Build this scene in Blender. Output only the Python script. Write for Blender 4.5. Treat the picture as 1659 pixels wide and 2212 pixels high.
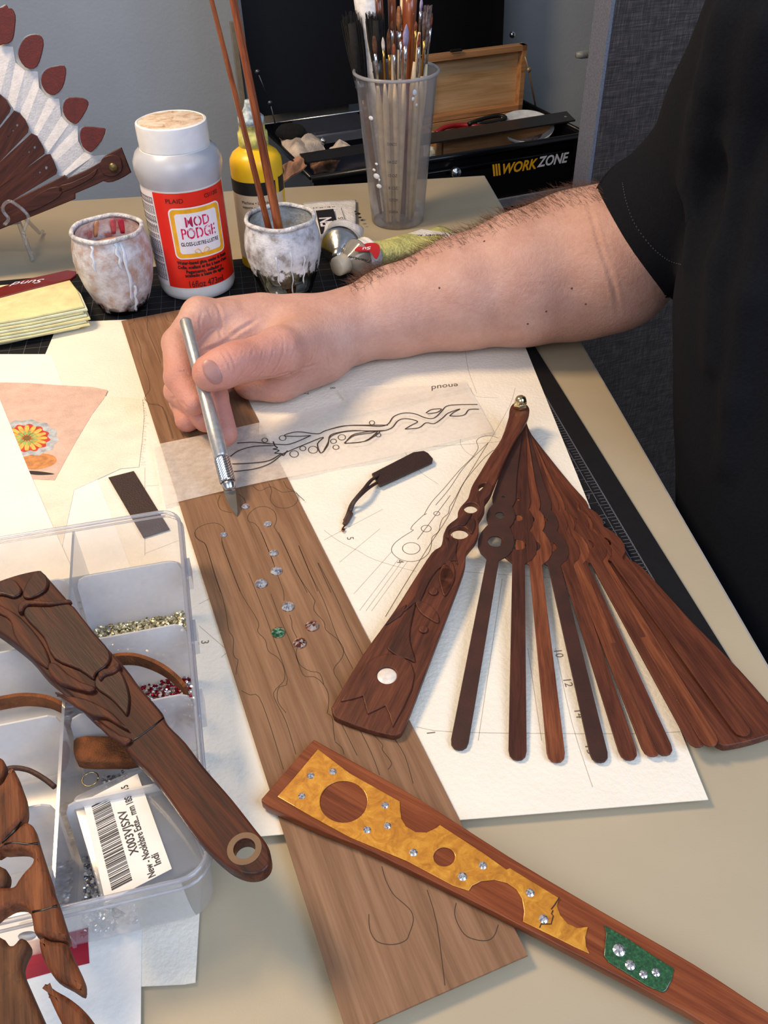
import bpy, bmesh, math, random
import numpy as np
from mathutils import Vector, Matrix
random.seed(7); rng = np.random.default_rng(7)
SC = bpy.context.scene
for o in list(bpy.data.objects): bpy.data.objects.remove(o)
COL = SC.collection
# ---------------- units: centimetres, z = 0 on the table top; the table top stands 75 cm above the floor
W, H = 1659, 2212
PITCH, ROLL, FPX, CAMH = math.radians(40.407), math.radians(-1.466), 1843.8, 36.59
_F = np.array([0, math.cos(PITCH), -math.sin(PITCH)]); _R0 = np.array([1., 0, 0]); _U0 = np.cross(_R0, _F)
_R = math.cos(ROLL)*_R0 + math.sin(ROLL)*_U0; _U = -math.sin(ROLL)*_R0 + math.cos(ROLL)*_U0
cam = bpy.data.cameras.new('camera'); camo = bpy.data.objects.new('camera', cam); COL.objects.link(camo)
cam.sensor_fit = 'HORIZONTAL'; cam.sensor_width = 36; cam.lens = FPX*36/W; cam.clip_start = .02; cam.clip_end = 60
M = Matrix.Identity(4)
for i in range(3): M[i][0], M[i][1], M[i][2] = _R[i], _U[i], -_F[i]
M[2][3] = CAMH/100 + .75
camo.matrix_world = M; SC.camera = camo
# ---------------- world, window light and lamp
def lin(c): return tuple(((v/255)/12.92 if v/255 <= .04045 else ((v/255+.055)/1.055)**2.4) for v in c[:3]) + (1,)
w = bpy.data.worlds.new('room_light'); SC.world = w; w.use_nodes = True
w.node_tree.nodes['Background'].inputs[0].default_value = lin((205, 212, 228)); w.node_tree.nodes['Background'].inputs[1].default_value = .42
def area(name, loc, to, sx, sy, col, watt):
    l = bpy.data.lights.new(name, 'AREA'); l.shape = 'RECTANGLE'; l.size = sx/100; l.size_y = sy/100; l.color = col; l.energy = watt
    o = bpy.data.objects.new(name, l); COL.objects.link(o)
    a = Vector((loc[0]/100, loc[1]/100, loc[2]/100+.75)); b = Vector((to[0]/100, to[1]/100, to[2]/100+.75))
    o.location = a; o.rotation_euler = (b-a).to_track_quat('-Z', 'Y').to_euler(); return o
area('warm_ceiling_lamp', (-58, 62, 88), (0, 42, 0), 24, 24, (1.0, .72, .42), 9.5)
area('window_daylight', (88, -30, 92), (0, 40, 0), 90, 80, (.56, .72, 1.0), 13.0)
area('window_daylight', (-40, -70, 95), (0, 50, 0), 90, 80, (.90, .94, 1.0), 6.5)
vs = SC.view_settings; vs.view_transform = 'Standard'; vs.look = 'None'; vs.gamma = 1; vs.use_curve_mapping = False; vs.exposure = 0.08
# ---------------- placing helpers
def at(x, y, z=0.):
    """point of the picture's ray at height z (or at a height given by a function of X, Y)"""
    d = (x-W/2)*_R - (y-H/2)*_U + FPX*_F
    zz = z if not callable(z) else 1.0
    for _ in range(12 if callable(z) else 1):
        t = (zz-CAMH)/d[2]; P = np.array([0, 0, CAMH]) + t*d
        if callable(z): zz = z(P[0], P[1])
    return P
def aty(x, y, Y, P0=None, n=None):
    """point of the ray on the vertical plane Y = const (or the plane P0, n)"""
    d = (x-W/2)*_R - (y-H/2)*_U + FPX*_F; c = np.array([0, 0, CAMH])
    if P0 is None: return c + d*(Y/d[1])
    n = np.array(n); return c + d*(((np.array(P0)-c)@n)/(d@n))
def ats(pts, z=0.): return [at(p[0], p[1], z) for p in pts]
def catmull(P, n=6, closed=True):
    P = [np.array(p, float) for p in P]; N = len(P); out = []
    rngi = range(N if closed else N-1)
    for i in rngi:
        if closed: a, b, c, d = P[i-1], P[i], P[(i+1) % N], P[(i+2) % N]
        else: a, b, c, d = P[max(i-1, 0)], P[i], P[i+1], P[min(i+2, N-1)]
        for k in range(n):
            t = k/n
            out.append(.5*((2*b)+(-a+c)*t+(2*a-5*b+4*c-d)*t*t+(-a+3*b-3*c+d)*t**3))
    if not closed: out.append(P[-1])
    return out
# ---------------- materials
MATS = {}
def nt(name):
    m = bpy.data.materials.new(name); m.use_nodes = True; t = m.node_tree; return m, t, t.nodes['Principled BSDF']
def N(t, typ, **k):
    n = t.nodes.new(typ)
    for a, b in k.items(): setattr(n, a, b)
    return n
def coords(t, scale=(1, 1, 1), rot=0):
    a = N(t, 'ShaderNodeAttribute', attribute_name='gc'); mp = N(t, 'ShaderNodeMapping')
    mp.inputs['Scale'].default_value = scale; mp.inputs['Rotation'].default_value = (0, 0, rot)
    t.links.new(a.outputs['Vector'], mp.inputs['Vector']); return mp.outputs[0]
def noise(t, vec, scale, detail=3, rough=.5, dist=0):
    n = N(t, 'ShaderNodeTexNoise'); n.inputs['Scale'].default_value = scale; n.inputs['Detail'].default_value = detail
    n.inputs['Roughness'].default_value = rough; n.inputs['Distortion'].default_value = dist
    t.links.new(vec, n.inputs['Vector']); return n.outputs['Fac']
def ramp(t, fac, stops):
    r = N(t, 'ShaderNodeValToRGB'); e = r.color_ramp.elements
    while len(e) < len(stops): e.new(.5)
    for i, (p, c) in enumerate(stops): e[i].position = p; e[i].color = lin(c) if len(c) == 3 else c
    t.links.new(fac, r.inputs[0]); return r.outputs[0]
def bump(t, b, fac, strength, dist=.01):
    n = N(t, 'ShaderNodeBump'); n.inputs['Strength'].default_value = strength; n.inputs['Distance'].default_value = dist
    t.links.new(fac, n.inputs['Height'])
    if b.inputs['Normal'].is_linked: t.links.new(b.inputs['Normal'].links[0].from_socket, n.inputs['Normal'])
    t.links.new(n.outputs[0], b.inputs['Normal'])
def plain(name, c, rough=.5, metal=0, var=.06, vs_=1.2, bmp=0, bs=8, coat=0, sheen=0, spec=.5):
    """one colour with slight procedural variation"""
    if name in MATS: return MATS[name]
    m, t, b = nt(name); v = coords(t); f = noise(t, v, vs_, 4)
    lo = tuple(max(0, x*(1-var)) for x in c); hi = tuple(min(255, x*(1+var)) for x in c)
    t.links.new(ramp(t, f, [(.3, lo), (.7, hi)]), b.inputs['Base Color'])
    b.inputs['Roughness'].default_value = rough; b.inputs['Metallic'].default_value = metal
    b.inputs['Coat Weight'].default_value = coat; b.inputs['Sheen Weight'].default_value = sheen
    b.inputs['Specular IOR Level'].default_value = spec
    if bmp: bump(t, b, noise(t, v, bs, 4), bmp)
    MATS[name] = m; return m
def wood(name, c1, c2, c3, rough=.45, coat=0, gs=1.0, bmp=.12, stretch=14, wear=None, spec=.3):
    """grain runs along the x axis of the gc attribute"""
    if name in MATS: return MATS[name]
    m, t, b = nt(name)
    v = coords(t, (1/stretch*gs, 1*gs, 1*gs)); f1 = noise(t, v, 2.2, 6, .62, .35)
    v2 = coords(t, (.12*gs, 6*gs, 6*gs)); f2 = noise(t, v2, 2.0, 3, .6)
    mx = N(t, 'ShaderNodeMath', operation='MULTIPLY_ADD'); t.links.new(f2, mx.inputs[0]); mx.inputs[1].default_value = .35; t.links.new(f1, mx.inputs[2])
    col = ramp(t, mx.outputs[0], [(.48, c1), (.66, c2), (.86, c3)])
    if wear:
        fw = noise(t, coords(t), wear[0], 5, .6); mix = N(t, 'ShaderNodeMix', data_type='RGBA')
        t.links.new(ramp(t, fw, [(wear[1], (0, 0, 0)), (wear[2], (255, 255, 255))]), mix.inputs[0])
        t.links.new(col, mix.inputs[6]); mix.inputs[7].default_value = lin(wear[3]); col = mix.outputs[2]
    t.links.new(col, b.inputs['Base Color']); b.inputs['Roughness'].default_value = rough; b.inputs['Coat Weight'].default_value = coat; b.inputs['Coat Roughness'].default_value = .1; b.inputs['Specular IOR Level'].default_value = spec
    if bmp: bump(t, b, mx.outputs[0], bmp, .004)
    MATS[name] = m; return m
def clear(name, c, opacity, rough=.25, milky=0., gloss=.12, spots=None):
    """thin clear or frosted plastic / glass sheet: transparent + a little translucent body + gloss"""
    if name in MATS: return MATS[name]
    m, t, b = nt(name); t.nodes.remove(b); out = t.nodes['Material Output']
    tr = N(t, 'ShaderNodeBsdfTransparent'); tr.inputs[0].default_value = (1, 1, 1, 1)
    df = N(t, 'ShaderNodeBsdfDiffuse'); df.inputs[0].default_value = lin(c)
    tl = N(t, 'ShaderNodeBsdfTranslucent'); tl.inputs[0].default_value = lin(c)
    gl = N(t, 'ShaderNodeBsdfGlossy'); gl.inputs['Roughness'].default_value = rough
    m1 = N(t, 'ShaderNodeMixShader'); m1.inputs[0].default_value = .5; t.links.new(df.outputs[0], m1.inputs[1]); t.links.new(tl.outputs[0], m1.inputs[2])
    m2 = N(t, 'ShaderNodeMixShader'); t.links.new(tr.outputs[0], m2.inputs[1]); t.links.new(m1.outputs[0], m2.inputs[2]); m2.inputs[0].default_value = opacity
    if milky:
        f = noise(t, coords(t), milky, 4); mr = N(t, 'ShaderNodeMapRange'); t.links.new(f, mr.inputs[0])
        mr.inputs[1].default_value = .3; mr.inputs[2].default_value = .7; mr.inputs[3].default_value = opacity*.75; mr.inputs[4].default_value = min(1, opacity*1.25); t.links.new(mr.outputs[0], m2.inputs[0])
    m3 = N(t, 'ShaderNodeMixShader'); fr = N(t, 'ShaderNodeFresnel'); fr.inputs[0].default_value = 1.45
    ad = N(t, 'ShaderNodeMath', operation='MULTIPLY'); t.links.new(fr.outputs[0], ad.inputs[0]); ad.inputs[1].default_value = gloss*8
    cl = N(t, 'ShaderNodeMath', operation='MINIMUM'); t.links.new(ad.outputs[0], cl.inputs[0]); cl.inputs[1].default_value = .6
    t.links.new(cl.outputs[0], m3.inputs[0]); t.links.new(m2.outputs[0], m3.inputs[1]); t.links.new(gl.outputs[0], m3.inputs[2]); t.links.new(m3.outputs[0], out.inputs[0])
    MATS[name] = m; return m
# ---------------- objects
ORG = {}
def tagit(o, label=None, cat=None, group=None, kind=None):
    if label: o['label'] = label
    if cat: o['category'] = cat
    if group: o['group'] = group
    if kind: o['kind'] = kind
    return o
def thing(name, label, cat, loc, group=None):
    o = bpy.data.objects.new(name, None); COL.objects.link(o); o.empty_display_size = .02
    loc = np.array(loc, float); o.location = (loc[0]/100, loc[1]/100, loc[2]/100+.75); ORG[o.name] = loc
    return tagit(o, label, cat, group)
def mesh(name, V, Fc, mat, parent=None, smooth=True, ang=0., label=None, cat=None, group=None, kind=None, gc=None, autos=None):
    V = np.asarray(V, float).reshape(-1, 3)
    if parent is not None: org = ORG[parent.name]
    else:
        lo, hi = V.min(0), V.max(0); org = np.array([(lo[0]+hi[0])/2, (lo[1]+hi[1])/2, lo[2]])
    me = bpy.data.meshes.new(name); L = (V-org)/100
    me.from_pydata(L.tolist(), [], [tuple(int(i) for i in f) for f in Fc]); me.validate()
    if autos is not None:
        me.shade_smooth() if hasattr(me, 'shade_smooth') else None
        try: me.set_sharp_from_angle(angle=math.radians(autos))
        except Exception: pass
    elif smooth: me.polygons.foreach_set('use_smooth', [True]*len(me.polygons))
    a = me.attributes.new('gc', 'FLOAT_VECTOR', 'POINT')
    if gc is None:
        c, s = math.cos(-ang), math.sin(-ang); G = np.stack([V[:, 0]*c-V[:, 1]*s, V[:, 0]*s+V[:, 1]*c, V[:, 2]], 1)
    else: G = np.asarray(gc, float)
    if len(me.vertices) == len(G): a.data.foreach_set('vector', G.astype(np.float32).ravel())
    me.materials.append(mat); o = bpy.data.objects.new(name, me); COL.objects.link(o)
    if parent is not None:
        o.parent = parent; o.location = (0, 0, 0); ORG[o.name] = org
    else: o.location = (org[0]/100, org[1]/100, org[2]/100+.75); ORG[o.name] = org
    return tagit(o, label, cat, group, kind)
class MB:
    def __init__(s): s.V = []; s.F = []
    def add(s, V, F):
        b = len(s.V); s.V += [tuple(map(float, v)) for v in V]; s.F += [tuple(int(i)+b for i in f) for f in F]; return s
    def box(s, c, size, ex=(1, 0, 0), ey=(0, 1, 0), ez=(0, 0, 1)):
        c = np.array(c, float); ex, ey, ez = [np.array(e, float)*k/2 for e, k in zip((ex, ey, ez), size)]
        V = [c+i*ex+j*ey+k*ez for i in (-1, 1) for j in (-1, 1) for k in (-1, 1)]
        return s.add(V, [(0, 1, 3, 2), (4, 6, 7, 5), (0, 4, 5, 1), (2, 3, 7, 6), (0, 2, 6, 4), (1, 5, 7, 3)])
    def tube(s, P, R, seg=8, caps=True, flat=None):
        P = [np.array(p, float) for p in P]; n = len(P); R = [R]*n if np.isscalar(R) else R; V = []; F = []
        prev = None
        for i, p in enumerate(P):
            d = P[min(i+1, n-1)]-P[max(i-1, 0)]; d = d/(np.linalg.norm(d)+1e-9)
            if prev is None: a = np.cross(d, [0, 0, 1.]); a = a if np.linalg.norm(a) > .05 else np.cross(d, [1., 0, 0])
            else: a = prev-d*(prev@d)
            a /= np.linalg.norm(a); prev = a; b = np.cross(d, a)
            for k in range(seg):
                th = 2*math.pi*k/seg; ra = R[i]; rb = R[i]*(flat if flat else 1)
                V.append(p+a*ra*math.cos(th)+b*rb*math.sin(th))
        for i in range(n-1):
            for k in range(seg):
                k2 = (k+1) % seg; F.append((i*seg+k, i*seg+k2, (i+1)*seg+k2, (i+1)*seg+k))
        if caps: F.append(tuple(range(seg-1, -1, -1))); F.append(tuple((n-1)*seg+k for k in range(seg)))
        return s.add(V, F)
    def lathe(s, prof, c, seg=48, axis=(0, 0, 1), ell=1.):
        c = np.array(c, float); ax = np.array(axis, float); ax /= np.linalg.norm(ax)
        a = np.cross(ax, [0, 1., 0]) if abs(ax[1]) < .9 else np.cross(ax, [1., 0, 0]); a /= np.linalg.norm(a); b = np.cross(ax, a)
        V = []; F = []; n = len(prof)
        for r, z in prof:
            for k in range(seg):
                th = 2*math.pi*k/seg; V.append(c+ax*z+a*r*math.cos(th)+b*r*ell*math.sin(th))
        for i in range(n-1):
            for k in range(seg):
                k2 = (k+1) % seg; F.append((i*seg+k, i*seg+k2, (i+1)*seg+k2, (i+1)*seg+k))
        if prof[0][0] > 1e-4: F.append(tuple(range(seg-1, -1, -1)))
        if prof[-1][0] > 1e-4 and not getattr(s, 'open', False): F.append(tuple((n-1)*seg+k for k in range(seg)))
        return s.add(V, F)
    def ribbon(s, P, w, up=(0, 0, 1)):
        P = [np.array(p, float) for p in P]; V = []; F = []; n = len(P); up = np.array(up, float)
        for i, p in enumerate(P):
            d = P[min(i+1, n-1)]-P[max(i-1, 0)]; a = np.cross(d, up); a /= (np.linalg.norm(a)+1e-9); V += [p-a*w/2, p+a*w/2]
        for i in range(n-1): F.append((2*i, 2*i+1, 2*i+3, 2*i+2))
        return s.add(V, F)
    def build(s, name, mat, parent=None, **k): return mesh(name, s.V, s.F, mat, parent, **k)
def plate_vf(outlines, thick, bev=0., bres=2):
    """flat extruded plate (list of closed outlines, holes included) -> vertices with z from 0 to thick, faces"""
    cu = bpy.data.curves.new('tmp', 'CURVE'); cu.dimensions = '2D'; cu.fill_mode = 'BOTH'
    for ol in outlines:
        sp = cu.splines.new('POLY'); sp.points.add(len(ol)-1)
        for i, p in enumerate(ol): sp.points[i].co = (p[0], p[1], 0, 1)
        sp.use_cyclic_u = True
    cu.extrude = max(thick/2-bev, 1e-4); cu.bevel_depth = bev; cu.bevel_resolution = bres; cu.offset = -bev
    o = bpy.data.objects.new('tmp', cu); me = bpy.data.meshes.new_from_object(o)
    V = np.array([v.co[:] for v in me.vertices]); F = [tuple(p.vertices) for p in me.polygons]
    V[:, 2] += thick/2
    bpy.data.objects.remove(o); bpy.data.curves.remove(cu); bpy.data.meshes.remove(me)
    return V, F
def plate(name, outlines, z, thick, mat, parent=None, bev=0., ang=0., **k):
    V, F = plate_vf(outlines, thick, bev)
    V[:, 2] += np.array([z(v[0], v[1]) for v in V]) if callable(z) else z
    return mesh(name, V, F, mat, parent, ang=ang, autos=40, **k)
def circ(c, r, n=28, ry=None, a=0.):
    ry = ry or r; ca, sa = math.cos(a), math.sin(a)
    return [(c[0]+r*math.cos(2*math.pi*i/n)*ca-ry*math.sin(2*math.pi*i/n)*sa, c[1]+r*math.cos(2*math.pi*i/n)*sa+ry*math.sin(2*math.pi*i/n)*ca) for i in range(n)]
def text_vf(body, size, ext=.006, off=0., shear=0., sx=1., align='CENTER', sp=1.):
    cu = bpy.data.curves.new('t', 'FONT'); cu.body = body; cu.size = size; cu.extrude = ext; cu.offset = off; cu.shear = shear; cu.align_x = align; cu.align_y = 'CENTER'; cu.resolution_u = 3; cu.space_character = sp
    o = bpy.data.objects.new('t', cu); me = bpy.data.meshes.new_from_object(o)
    V = np.array([v.co[:] for v in me.vertices]) if len(me.vertices) else np.zeros((0, 3)); F = [tuple(p.vertices) for p in me.polygons]
    if len(V): V[:, 0] *= sx
    bpy.data.objects.remove(o); bpy.data.curves.remove(cu); bpy.data.meshes.remove(me); return V, F
def put(V, o, ex, ey, ez):
    V = np.asarray(V, float); return np.array(o)+V[:, :1]*np.array(ex)+V[:, 1:2]*np.array(ey)+V[:, 2:3]*np.array(ez)
# ---------------- organic surfaces: distance field -> one continuous mesh
def surfnet(f, lo, hi, h):
    lo = np.array(lo, float); n = np.ceil((np.array(hi)-lo)/h).astype(int)+1
    ax = [lo[i]+h*np.arange(n[i]) for i in range(3)]
    D = f(ax[0][:, None, None].astype(np.float32), ax[1][None, :, None].astype(np.float32), ax[2][None, None, :].astype(np.float32))
    S = D < 0; c = np.zeros([k-1 for k in D.shape], int)
    sl = lambda d: slice(d, (-1 if d == 0 else None))
    for i in (0, 1):
        for j in (0, 1):
            for k in (0, 1): c += S[sl(i), sl(j), sl(k)]
    act = (c > 0) & (c < 8); idx = -np.ones(act.shape, int); I = np.argwhere(act); idx[act] = np.arange(len(I))
    acc = np.zeros((len(I), 3)); cnt = np.zeros(len(I))
    for a in range(3):
        for u in (0, 1):
            for v in (0, 1):
                o0 = [0, 0, 0]; b, c2 = [(1, 2), (0, 2), (0, 1)][a]; o0[b] = u; o0[c2] = v; o1 = list(o0); o1[a] = 1
                d0 = D[I[:, 0]+o0[0], I[:, 1]+o0[1], I[:, 2]+o0[2]]; d1 = D[I[:, 0]+o1[0], I[:, 1]+o1[1], I[:, 2]+o1[2]]
                m = (d0 < 0) != (d1 < 0); t = np.where(m, d0/(d0-d1+1e-12), 0)
                P = np.tile(np.array(o0, float), (len(I), 1)); P[:, a] += t; acc[m] += P[m]; cnt[m] += 1
    V = lo+h*(I+acc/cnt[:, None]); F = []
    for a in range(3):
        b, c2 = [(1, 2), (2, 0), (0, 1)][a]
        s0 = [slice(None)]*3; s1 = [slice(None)]*3; s0[a] = slice(0, -1); s1[a] = slice(1, None)
        A = S[tuple(s0)]; B = S[tuple(s1)]; E = np.argwhere(A != B)
        E = E[(E[:, b] > 0) & (E[:, c2] > 0) & (E[:, b] < D.shape[b]-1) & (E[:, c2] < D.shape[c2]-1)]
        def ix(db, dc):
            e = E.copy(); e[:, b] -= db; e[:, c2] -= dc; return idx[e[:, 0], e[:, 1], e[:, 2]]
        q = np.stack([ix(1, 1), ix(0, 1), ix(0, 0), ix(1, 0)], 1); fl = ~A[E[:, 0], E[:, 1], E[:, 2]]
        q[fl] = q[fl][:, ::-1]; F.append(q)
    return V, np.concatenate(F)
def cone(X, Y, Z, a, ra, b, rb, sq=None):
    a = np.array(a, float); b = np.array(b, float); d = b-a; L2 = d@d
    t = np.clip(((X-a[0])*d[0]+(Y-a[1])*d[1]+(Z-a[2])*d[2])/L2, 0, 1)
    return np.sqrt((X-a[0]-t*d[0])**2+(Y-a[1]-t*d[1])**2+(Z-a[2]-t*d[2])**2)-(ra+(rb-ra)*t)
def smin(a, b, k):
    h = np.clip(.5+.5*(b-a)/k, 0, 1); return b+(a-b)*h-k*h*(1-h)
def ellipsoid(X, Y, Z, c, r):
    k0 = np.sqrt(((X-c[0])/r[0])**2+((Y-c[1])/r[1])**2+((Z-c[2])/r[2])**2); return (k0-1)*min(r)
# ================= setting
m_wall = plain('wall_paint', (166, 175, 185), .8, var=.02, vs_=.1, bmp=.08, bs=2)
b = MB(); tw = math.radians(5.7); tx = np.array([math.cos(tw), math.sin(tw), 0]); ty = np.array([-math.sin(tw), math.cos(tw), 0])
wc = np.array([20, 156, 0.]) - tx*60 + ty*5
b.box(wc+np.array([0, 0, 50]), (360, 6, 250), tx, ty); b.build('wall_back', m_wall, kind='structure', smooth=False)
b = MB(); b.box((0, 20, -78), (420, 420, 6)); b.build('floor', wood('floor_wood', (70, 62, 58), (92, 84, 78), (110, 100, 92), .5), kind='structure', smooth=False)
# ---- table
m_table = plain('table_laminate', (175, 161, 135), .45, var=.02, vs_=.15, bmp=.05, bs=14)
m_tedge = plain('table_edge', (150, 148, 146), .45)
TC = np.array([13.27, 106.17, 0]); te = np.array([-tx[0], -tx[1], 0]); td = np.array([.0935, -.9956, 0])
TBL = thing('table', 'beige laminate work table that everything lies on', 'table', TC+te*60+td*50+np.array([0, 0, -75]))
b = MB(); b.box(TC+te*60+td*60+np.array([0, 0, -1.3]), (120, 120, 2.4), te, td); 
V = b.V; b.build('tabletop', m_table, TBL, smooth=False)
b = MB()
for o, s in ((TC+td*60-te*.06, (.12, 120.2)), (TC+td*120.06+te*60, (120, .12)), (TC-td*.06+te*60, (120, .12))): b.box(o+np.array([0, 0, -1.3]), (s[0], s[1], 2.36), te, td)
b.build('edge_band', m_tedge, TBL, smooth=False)
for i, j in ((5, 5), (114, 5), (5, 114), (114, 114)):
    b = MB(); b.box(TC+te*i+td*j+np.array([0, 0, -38.75]), (5, 5, 72.5), te, td); b.build('leg', m_tedge, TBL, smooth=False)
# ---- dark woven panel on the right
def woven():
    m, t, bs_ = nt('woven_panel'); v1 = coords(t, (.25, 1, 6)); v2 = coords(t, (7, 1, .35))
    f1 = noise(t, v1, 1.6, 4, .65); f2 = noise(t, v2, 1.6, 4, .65)
    mx = N(t, 'ShaderNodeMath', operation='ADD'); t.links.new(f1, mx.inputs[0]); t.links.new(f2, mx.inputs[1])
    t.links.new(ramp(t, mx.outputs[0], [(.38, (33, 29, 28)), (.5, (58, 51, 49)), (.64, (100, 91, 86))]), bs_.inputs['Base Color'])
    mx2 = N(t, 'ShaderNodeMath', operation='MULTIPLY'); t.links.new(mx.outputs[0], mx2.inputs[0]); mx2.inputs[1].default_value = .5
    for l in list(bs_.inputs['Base Color'].links): t.links.new(mx2.outputs[0], l.from_node.inputs[0])
    bs_.inputs['Roughness'].default_value = .6; return m
pa = math.radians(20); px_ = np.array([math.cos(pa), math.sin(pa), 0]); pn = np.array([-math.sin(pa), math.cos(pa), 0])
PE = aty(1299, 200, 100); PE[2] = 0
PAN = thing('cabinet', 'tall dark woven-textured cabinet side panel at right behind the arm', 'cabinet', PE+px_*40+np.array([0, 0, -75]))
b = MB(); b.box(PE+px_*40+pn*1.7+np.array([0, 0, 10]), (79.6, 3.4, 170), px_, pn); b.build('side_panel', woven(), PAN, smooth=False, ang=pa)
b = MB(); b.box(PE+px_*.05+pn*1.55+np.array([0, 0, 10]), (.55, 3.1, 170), px_, pn)
b.build('edge_strip', plain('panel_edge', (112, 116, 130), .45, var=.12, vs_=6), PAN, smooth=False, label='lighter grey front edge strip')
hp = aty(1268, 117, 104.5)
b = MB(); b.tube([hp+px_*2+pn*.0, hp-px_*.6, hp-px_*1.3+pn*.1], [.42, .42, .3], 12); b.build('handle', plain('handle_grey', (120, 122, 120), .4), PAN)
# ---- greige board standing behind the tool chest
bp = aty(513, 48, 139.5)
b = MB(); b.box((bp[0]+7, bp[1]+3.6, (bp[2]-75)/2), (17.5, 1.0, bp[2]+75), (.93, .366, 0), (-.366, .93, 0)); 
b.build('board', plain('greige_board', (150, 142, 130), .7), label='narrow greige board edge standing left of the black lid', cat='board', smooth=False)
# ================= tool chest
A = np.array([-8.1, 109.3, -1.]); tyaw = math.radians(21.5); bx = np.array([math.cos(tyaw), math.sin(tyaw), 0]); by = np.array([-math.sin(tyaw), math.cos(tyaw), 0]); bz = np.array([0, 0, 1.])
TWd, TD = 40.4, 24.6
m_blk = plain('black_enamel', (12, 13, 16), .32, var=.1, coat=.1, spec=.3); m_blkm = plain('black_lid', (9, 10, 14), .55, var=.15, spec=.25); m_steel = plain('steel', (190, 192, 196), .25, 1.)
m_gunm = plain('dark_steel', (92, 94, 98), .35, .9)
CH = thing('tool_chest', 'black metal tool chest with its lid open behind the table', 'toolbox', A+bx*TWd/2+by*TD/2+np.array([0, 0, -74]))
def T(u, v, z): return A+bx*u+by*v+np.array([0, 0, z])
b = MB()
b.box(T(TWd/2, .3, -33.5), (TWd, .6, 67), bx, by); b.box(T(TWd/2, TD-.3, -33.5), (TWd, .6, 67), bx, by)
b.box(T(.3, TD/2, -33.5), (.6, TD, 67), bx, by); b.box(T(TWd-.3, TD/2, -33.5), (.6, TD, 67), bx, by); b.box(T(TWd/2, TD/2, -67.2), (TWd, TD, .6), bx, by)
b.box(T(TWd-1.0, -.45, -33.5), (2.4, .9, 67), bx, by); b.box(T(1.0, -.45, -33.5), (2.0, .9, 67), bx, by)
b.build('body', m_blk, CH, smooth=False)
b = MB(); b.box(T(TWd/2, TD/2, -5), (TWd-1.2, TD-1.2, .3), bx, by); b.build('tray', plain('tray_grey', (62, 62, 74), .45), CH, smooth=False)
b = MB()
b.tube([T(-.1, -.5, .1), T(TWd, -.5, .1)], .45, 10); b.tube([T(0, 0, .1), T(0, TD, .1)], .3, 8); b.tube([T(TWd, 0, .1), T(TWd, TD, .1)], .3, 8); b.tube([T(0, -.45, -1.6), T(TWd, -.45, -1.6)], .22, 8)
b.build('rim', m_blk, CH)
for i, (z0, z1) in enumerate(((-2.2, -7.6), (-8.3, -14.5), (-15.2, -23))):
    b = MB(); b.box(T(TWd/2-.2, -.5, (z0+z1)/2), (TWd-4.6, .8, z0-z1), bx, by); d_ = b.build('drawer', m_blk, CH, smooth=False)
    b = MB(); hz = z1+.55; b.box(T(TWd/2+1.4, -1.15, hz), (TWd-7.6, .5, 1.15), bx, by); b.build('handle', plain('brushed_alu', (176, 184, 205), .35, .6), d_, smooth=False, label='long brushed silver drawer pull')
for i in (2, TWd-2):
    for j in (2, TD-2):
        b = MB(); b.lathe([(1.2, 0), (1.5, .8), (1.5, 6.0), (.8, 6.6)], T(i, j, -74), 16); b.build('foot', m_blkm, CH)
# lock
lk = aty(985, 373, 0, T(0, -1., 0), by)
b = MB(); b.lathe([(0, 1.0), (.25, 1.0), (.3, .8), (.62, .8), (.72, .6), (.72, 0)], lk+by*.5, 28, -by); b.build('lock', m_steel, CH)
b = MB(); b.box(lk-by*.52, (.09, .06, .5), bx, by); b.build('keyhole', m_blkm, CH, smooth=False)
# lettering on the front
def chest_text(body, c, px0, px1, hcap, mat, shear=.22, off=.02):
    P0 = aty(*px0, 0, T(0, -.92, 0), by); P1 = aty(*px1, 0, T(0, -.92, 0), by)
    V, F = text_vf(body, hcap*1.4, .01, .045, shear); w_ = V[:, 0].max()-V[:, 0].min(); V[:, 0] = (V[:, 0]-V[:, 0].min())/w_*np.linalg.norm((P1-P0)[:2]); V[:, 1] -= V[:, 1].min()
    V = put(V, P0, bx, bz, -by); mesh('lettering', V, F, mat, CH, smooth=False)
m_yel = plain('print_yellow', (243, 182, 30), .45, var=.02); m_whi = plain('print_white', (222, 228, 240), .5, var=.02)
chest_text('WORK', 0, (1085, 377), (1160, 362), 1.35, m_yel); chest_text('ZONE', 0, (1160, 362), (1227, 350), 1.35, m_whi)
P0 = aty(1066, 381, 0, T(0, -.92, 0), by); b = MB()
for i in range(3):
    q = P0+bx*(i*.42); b.add([q, q+bx*.28, q+bx*.0+bz*1.6, q-bx*.28+bz*1.6], [(0, 1, 2, 3)])
b.build('emblem_bars', m_yel, CH, smooth=False, label='three slanted yellow bars')
# lid
L0 = T(-.6, TD-.2, .4); lh = 24; lt = by*math.cos(math.radians(4))*0+np.array([0, 0, 1.])*1.0+by*.06; LW = TWd+.4
b = MB(); b.box(L0+bx*LW/2+lt*lh/2+by*3, (LW, .3, lh), bx, by, lt); b.box(L0+bx*.15+lt*lh/2+by*1.5, (.3, 3, lh), bx, by, lt); b.box(L0+bx*(LW-.15)+lt*lh/2+by*1.5, (.3, 3, lh), bx, by, lt)
b.box(L0+bx*LW/2+lt*(lh-.15)+by*1.5, (LW, 3, .3), bx, by, lt); b.build('lid', m_blkm, CH, smooth=False)
b = MB(); b.box(L0-bx*.05+lt*lh/2-by*.1, (.75, .3, lh), bx, by, lt); b.build('lid_edge', plain('lid_edge_grey', (96, 100, 108), .4, .3), CH, smooth=False, label='grey folded left edge of the lid')
b = MB(); b.tube([T(0, TD-1.0, .3), T(TWd, TD-1.0, .3)], .16, 6); b.build('hinge_rod', m_steel, CH)
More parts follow.
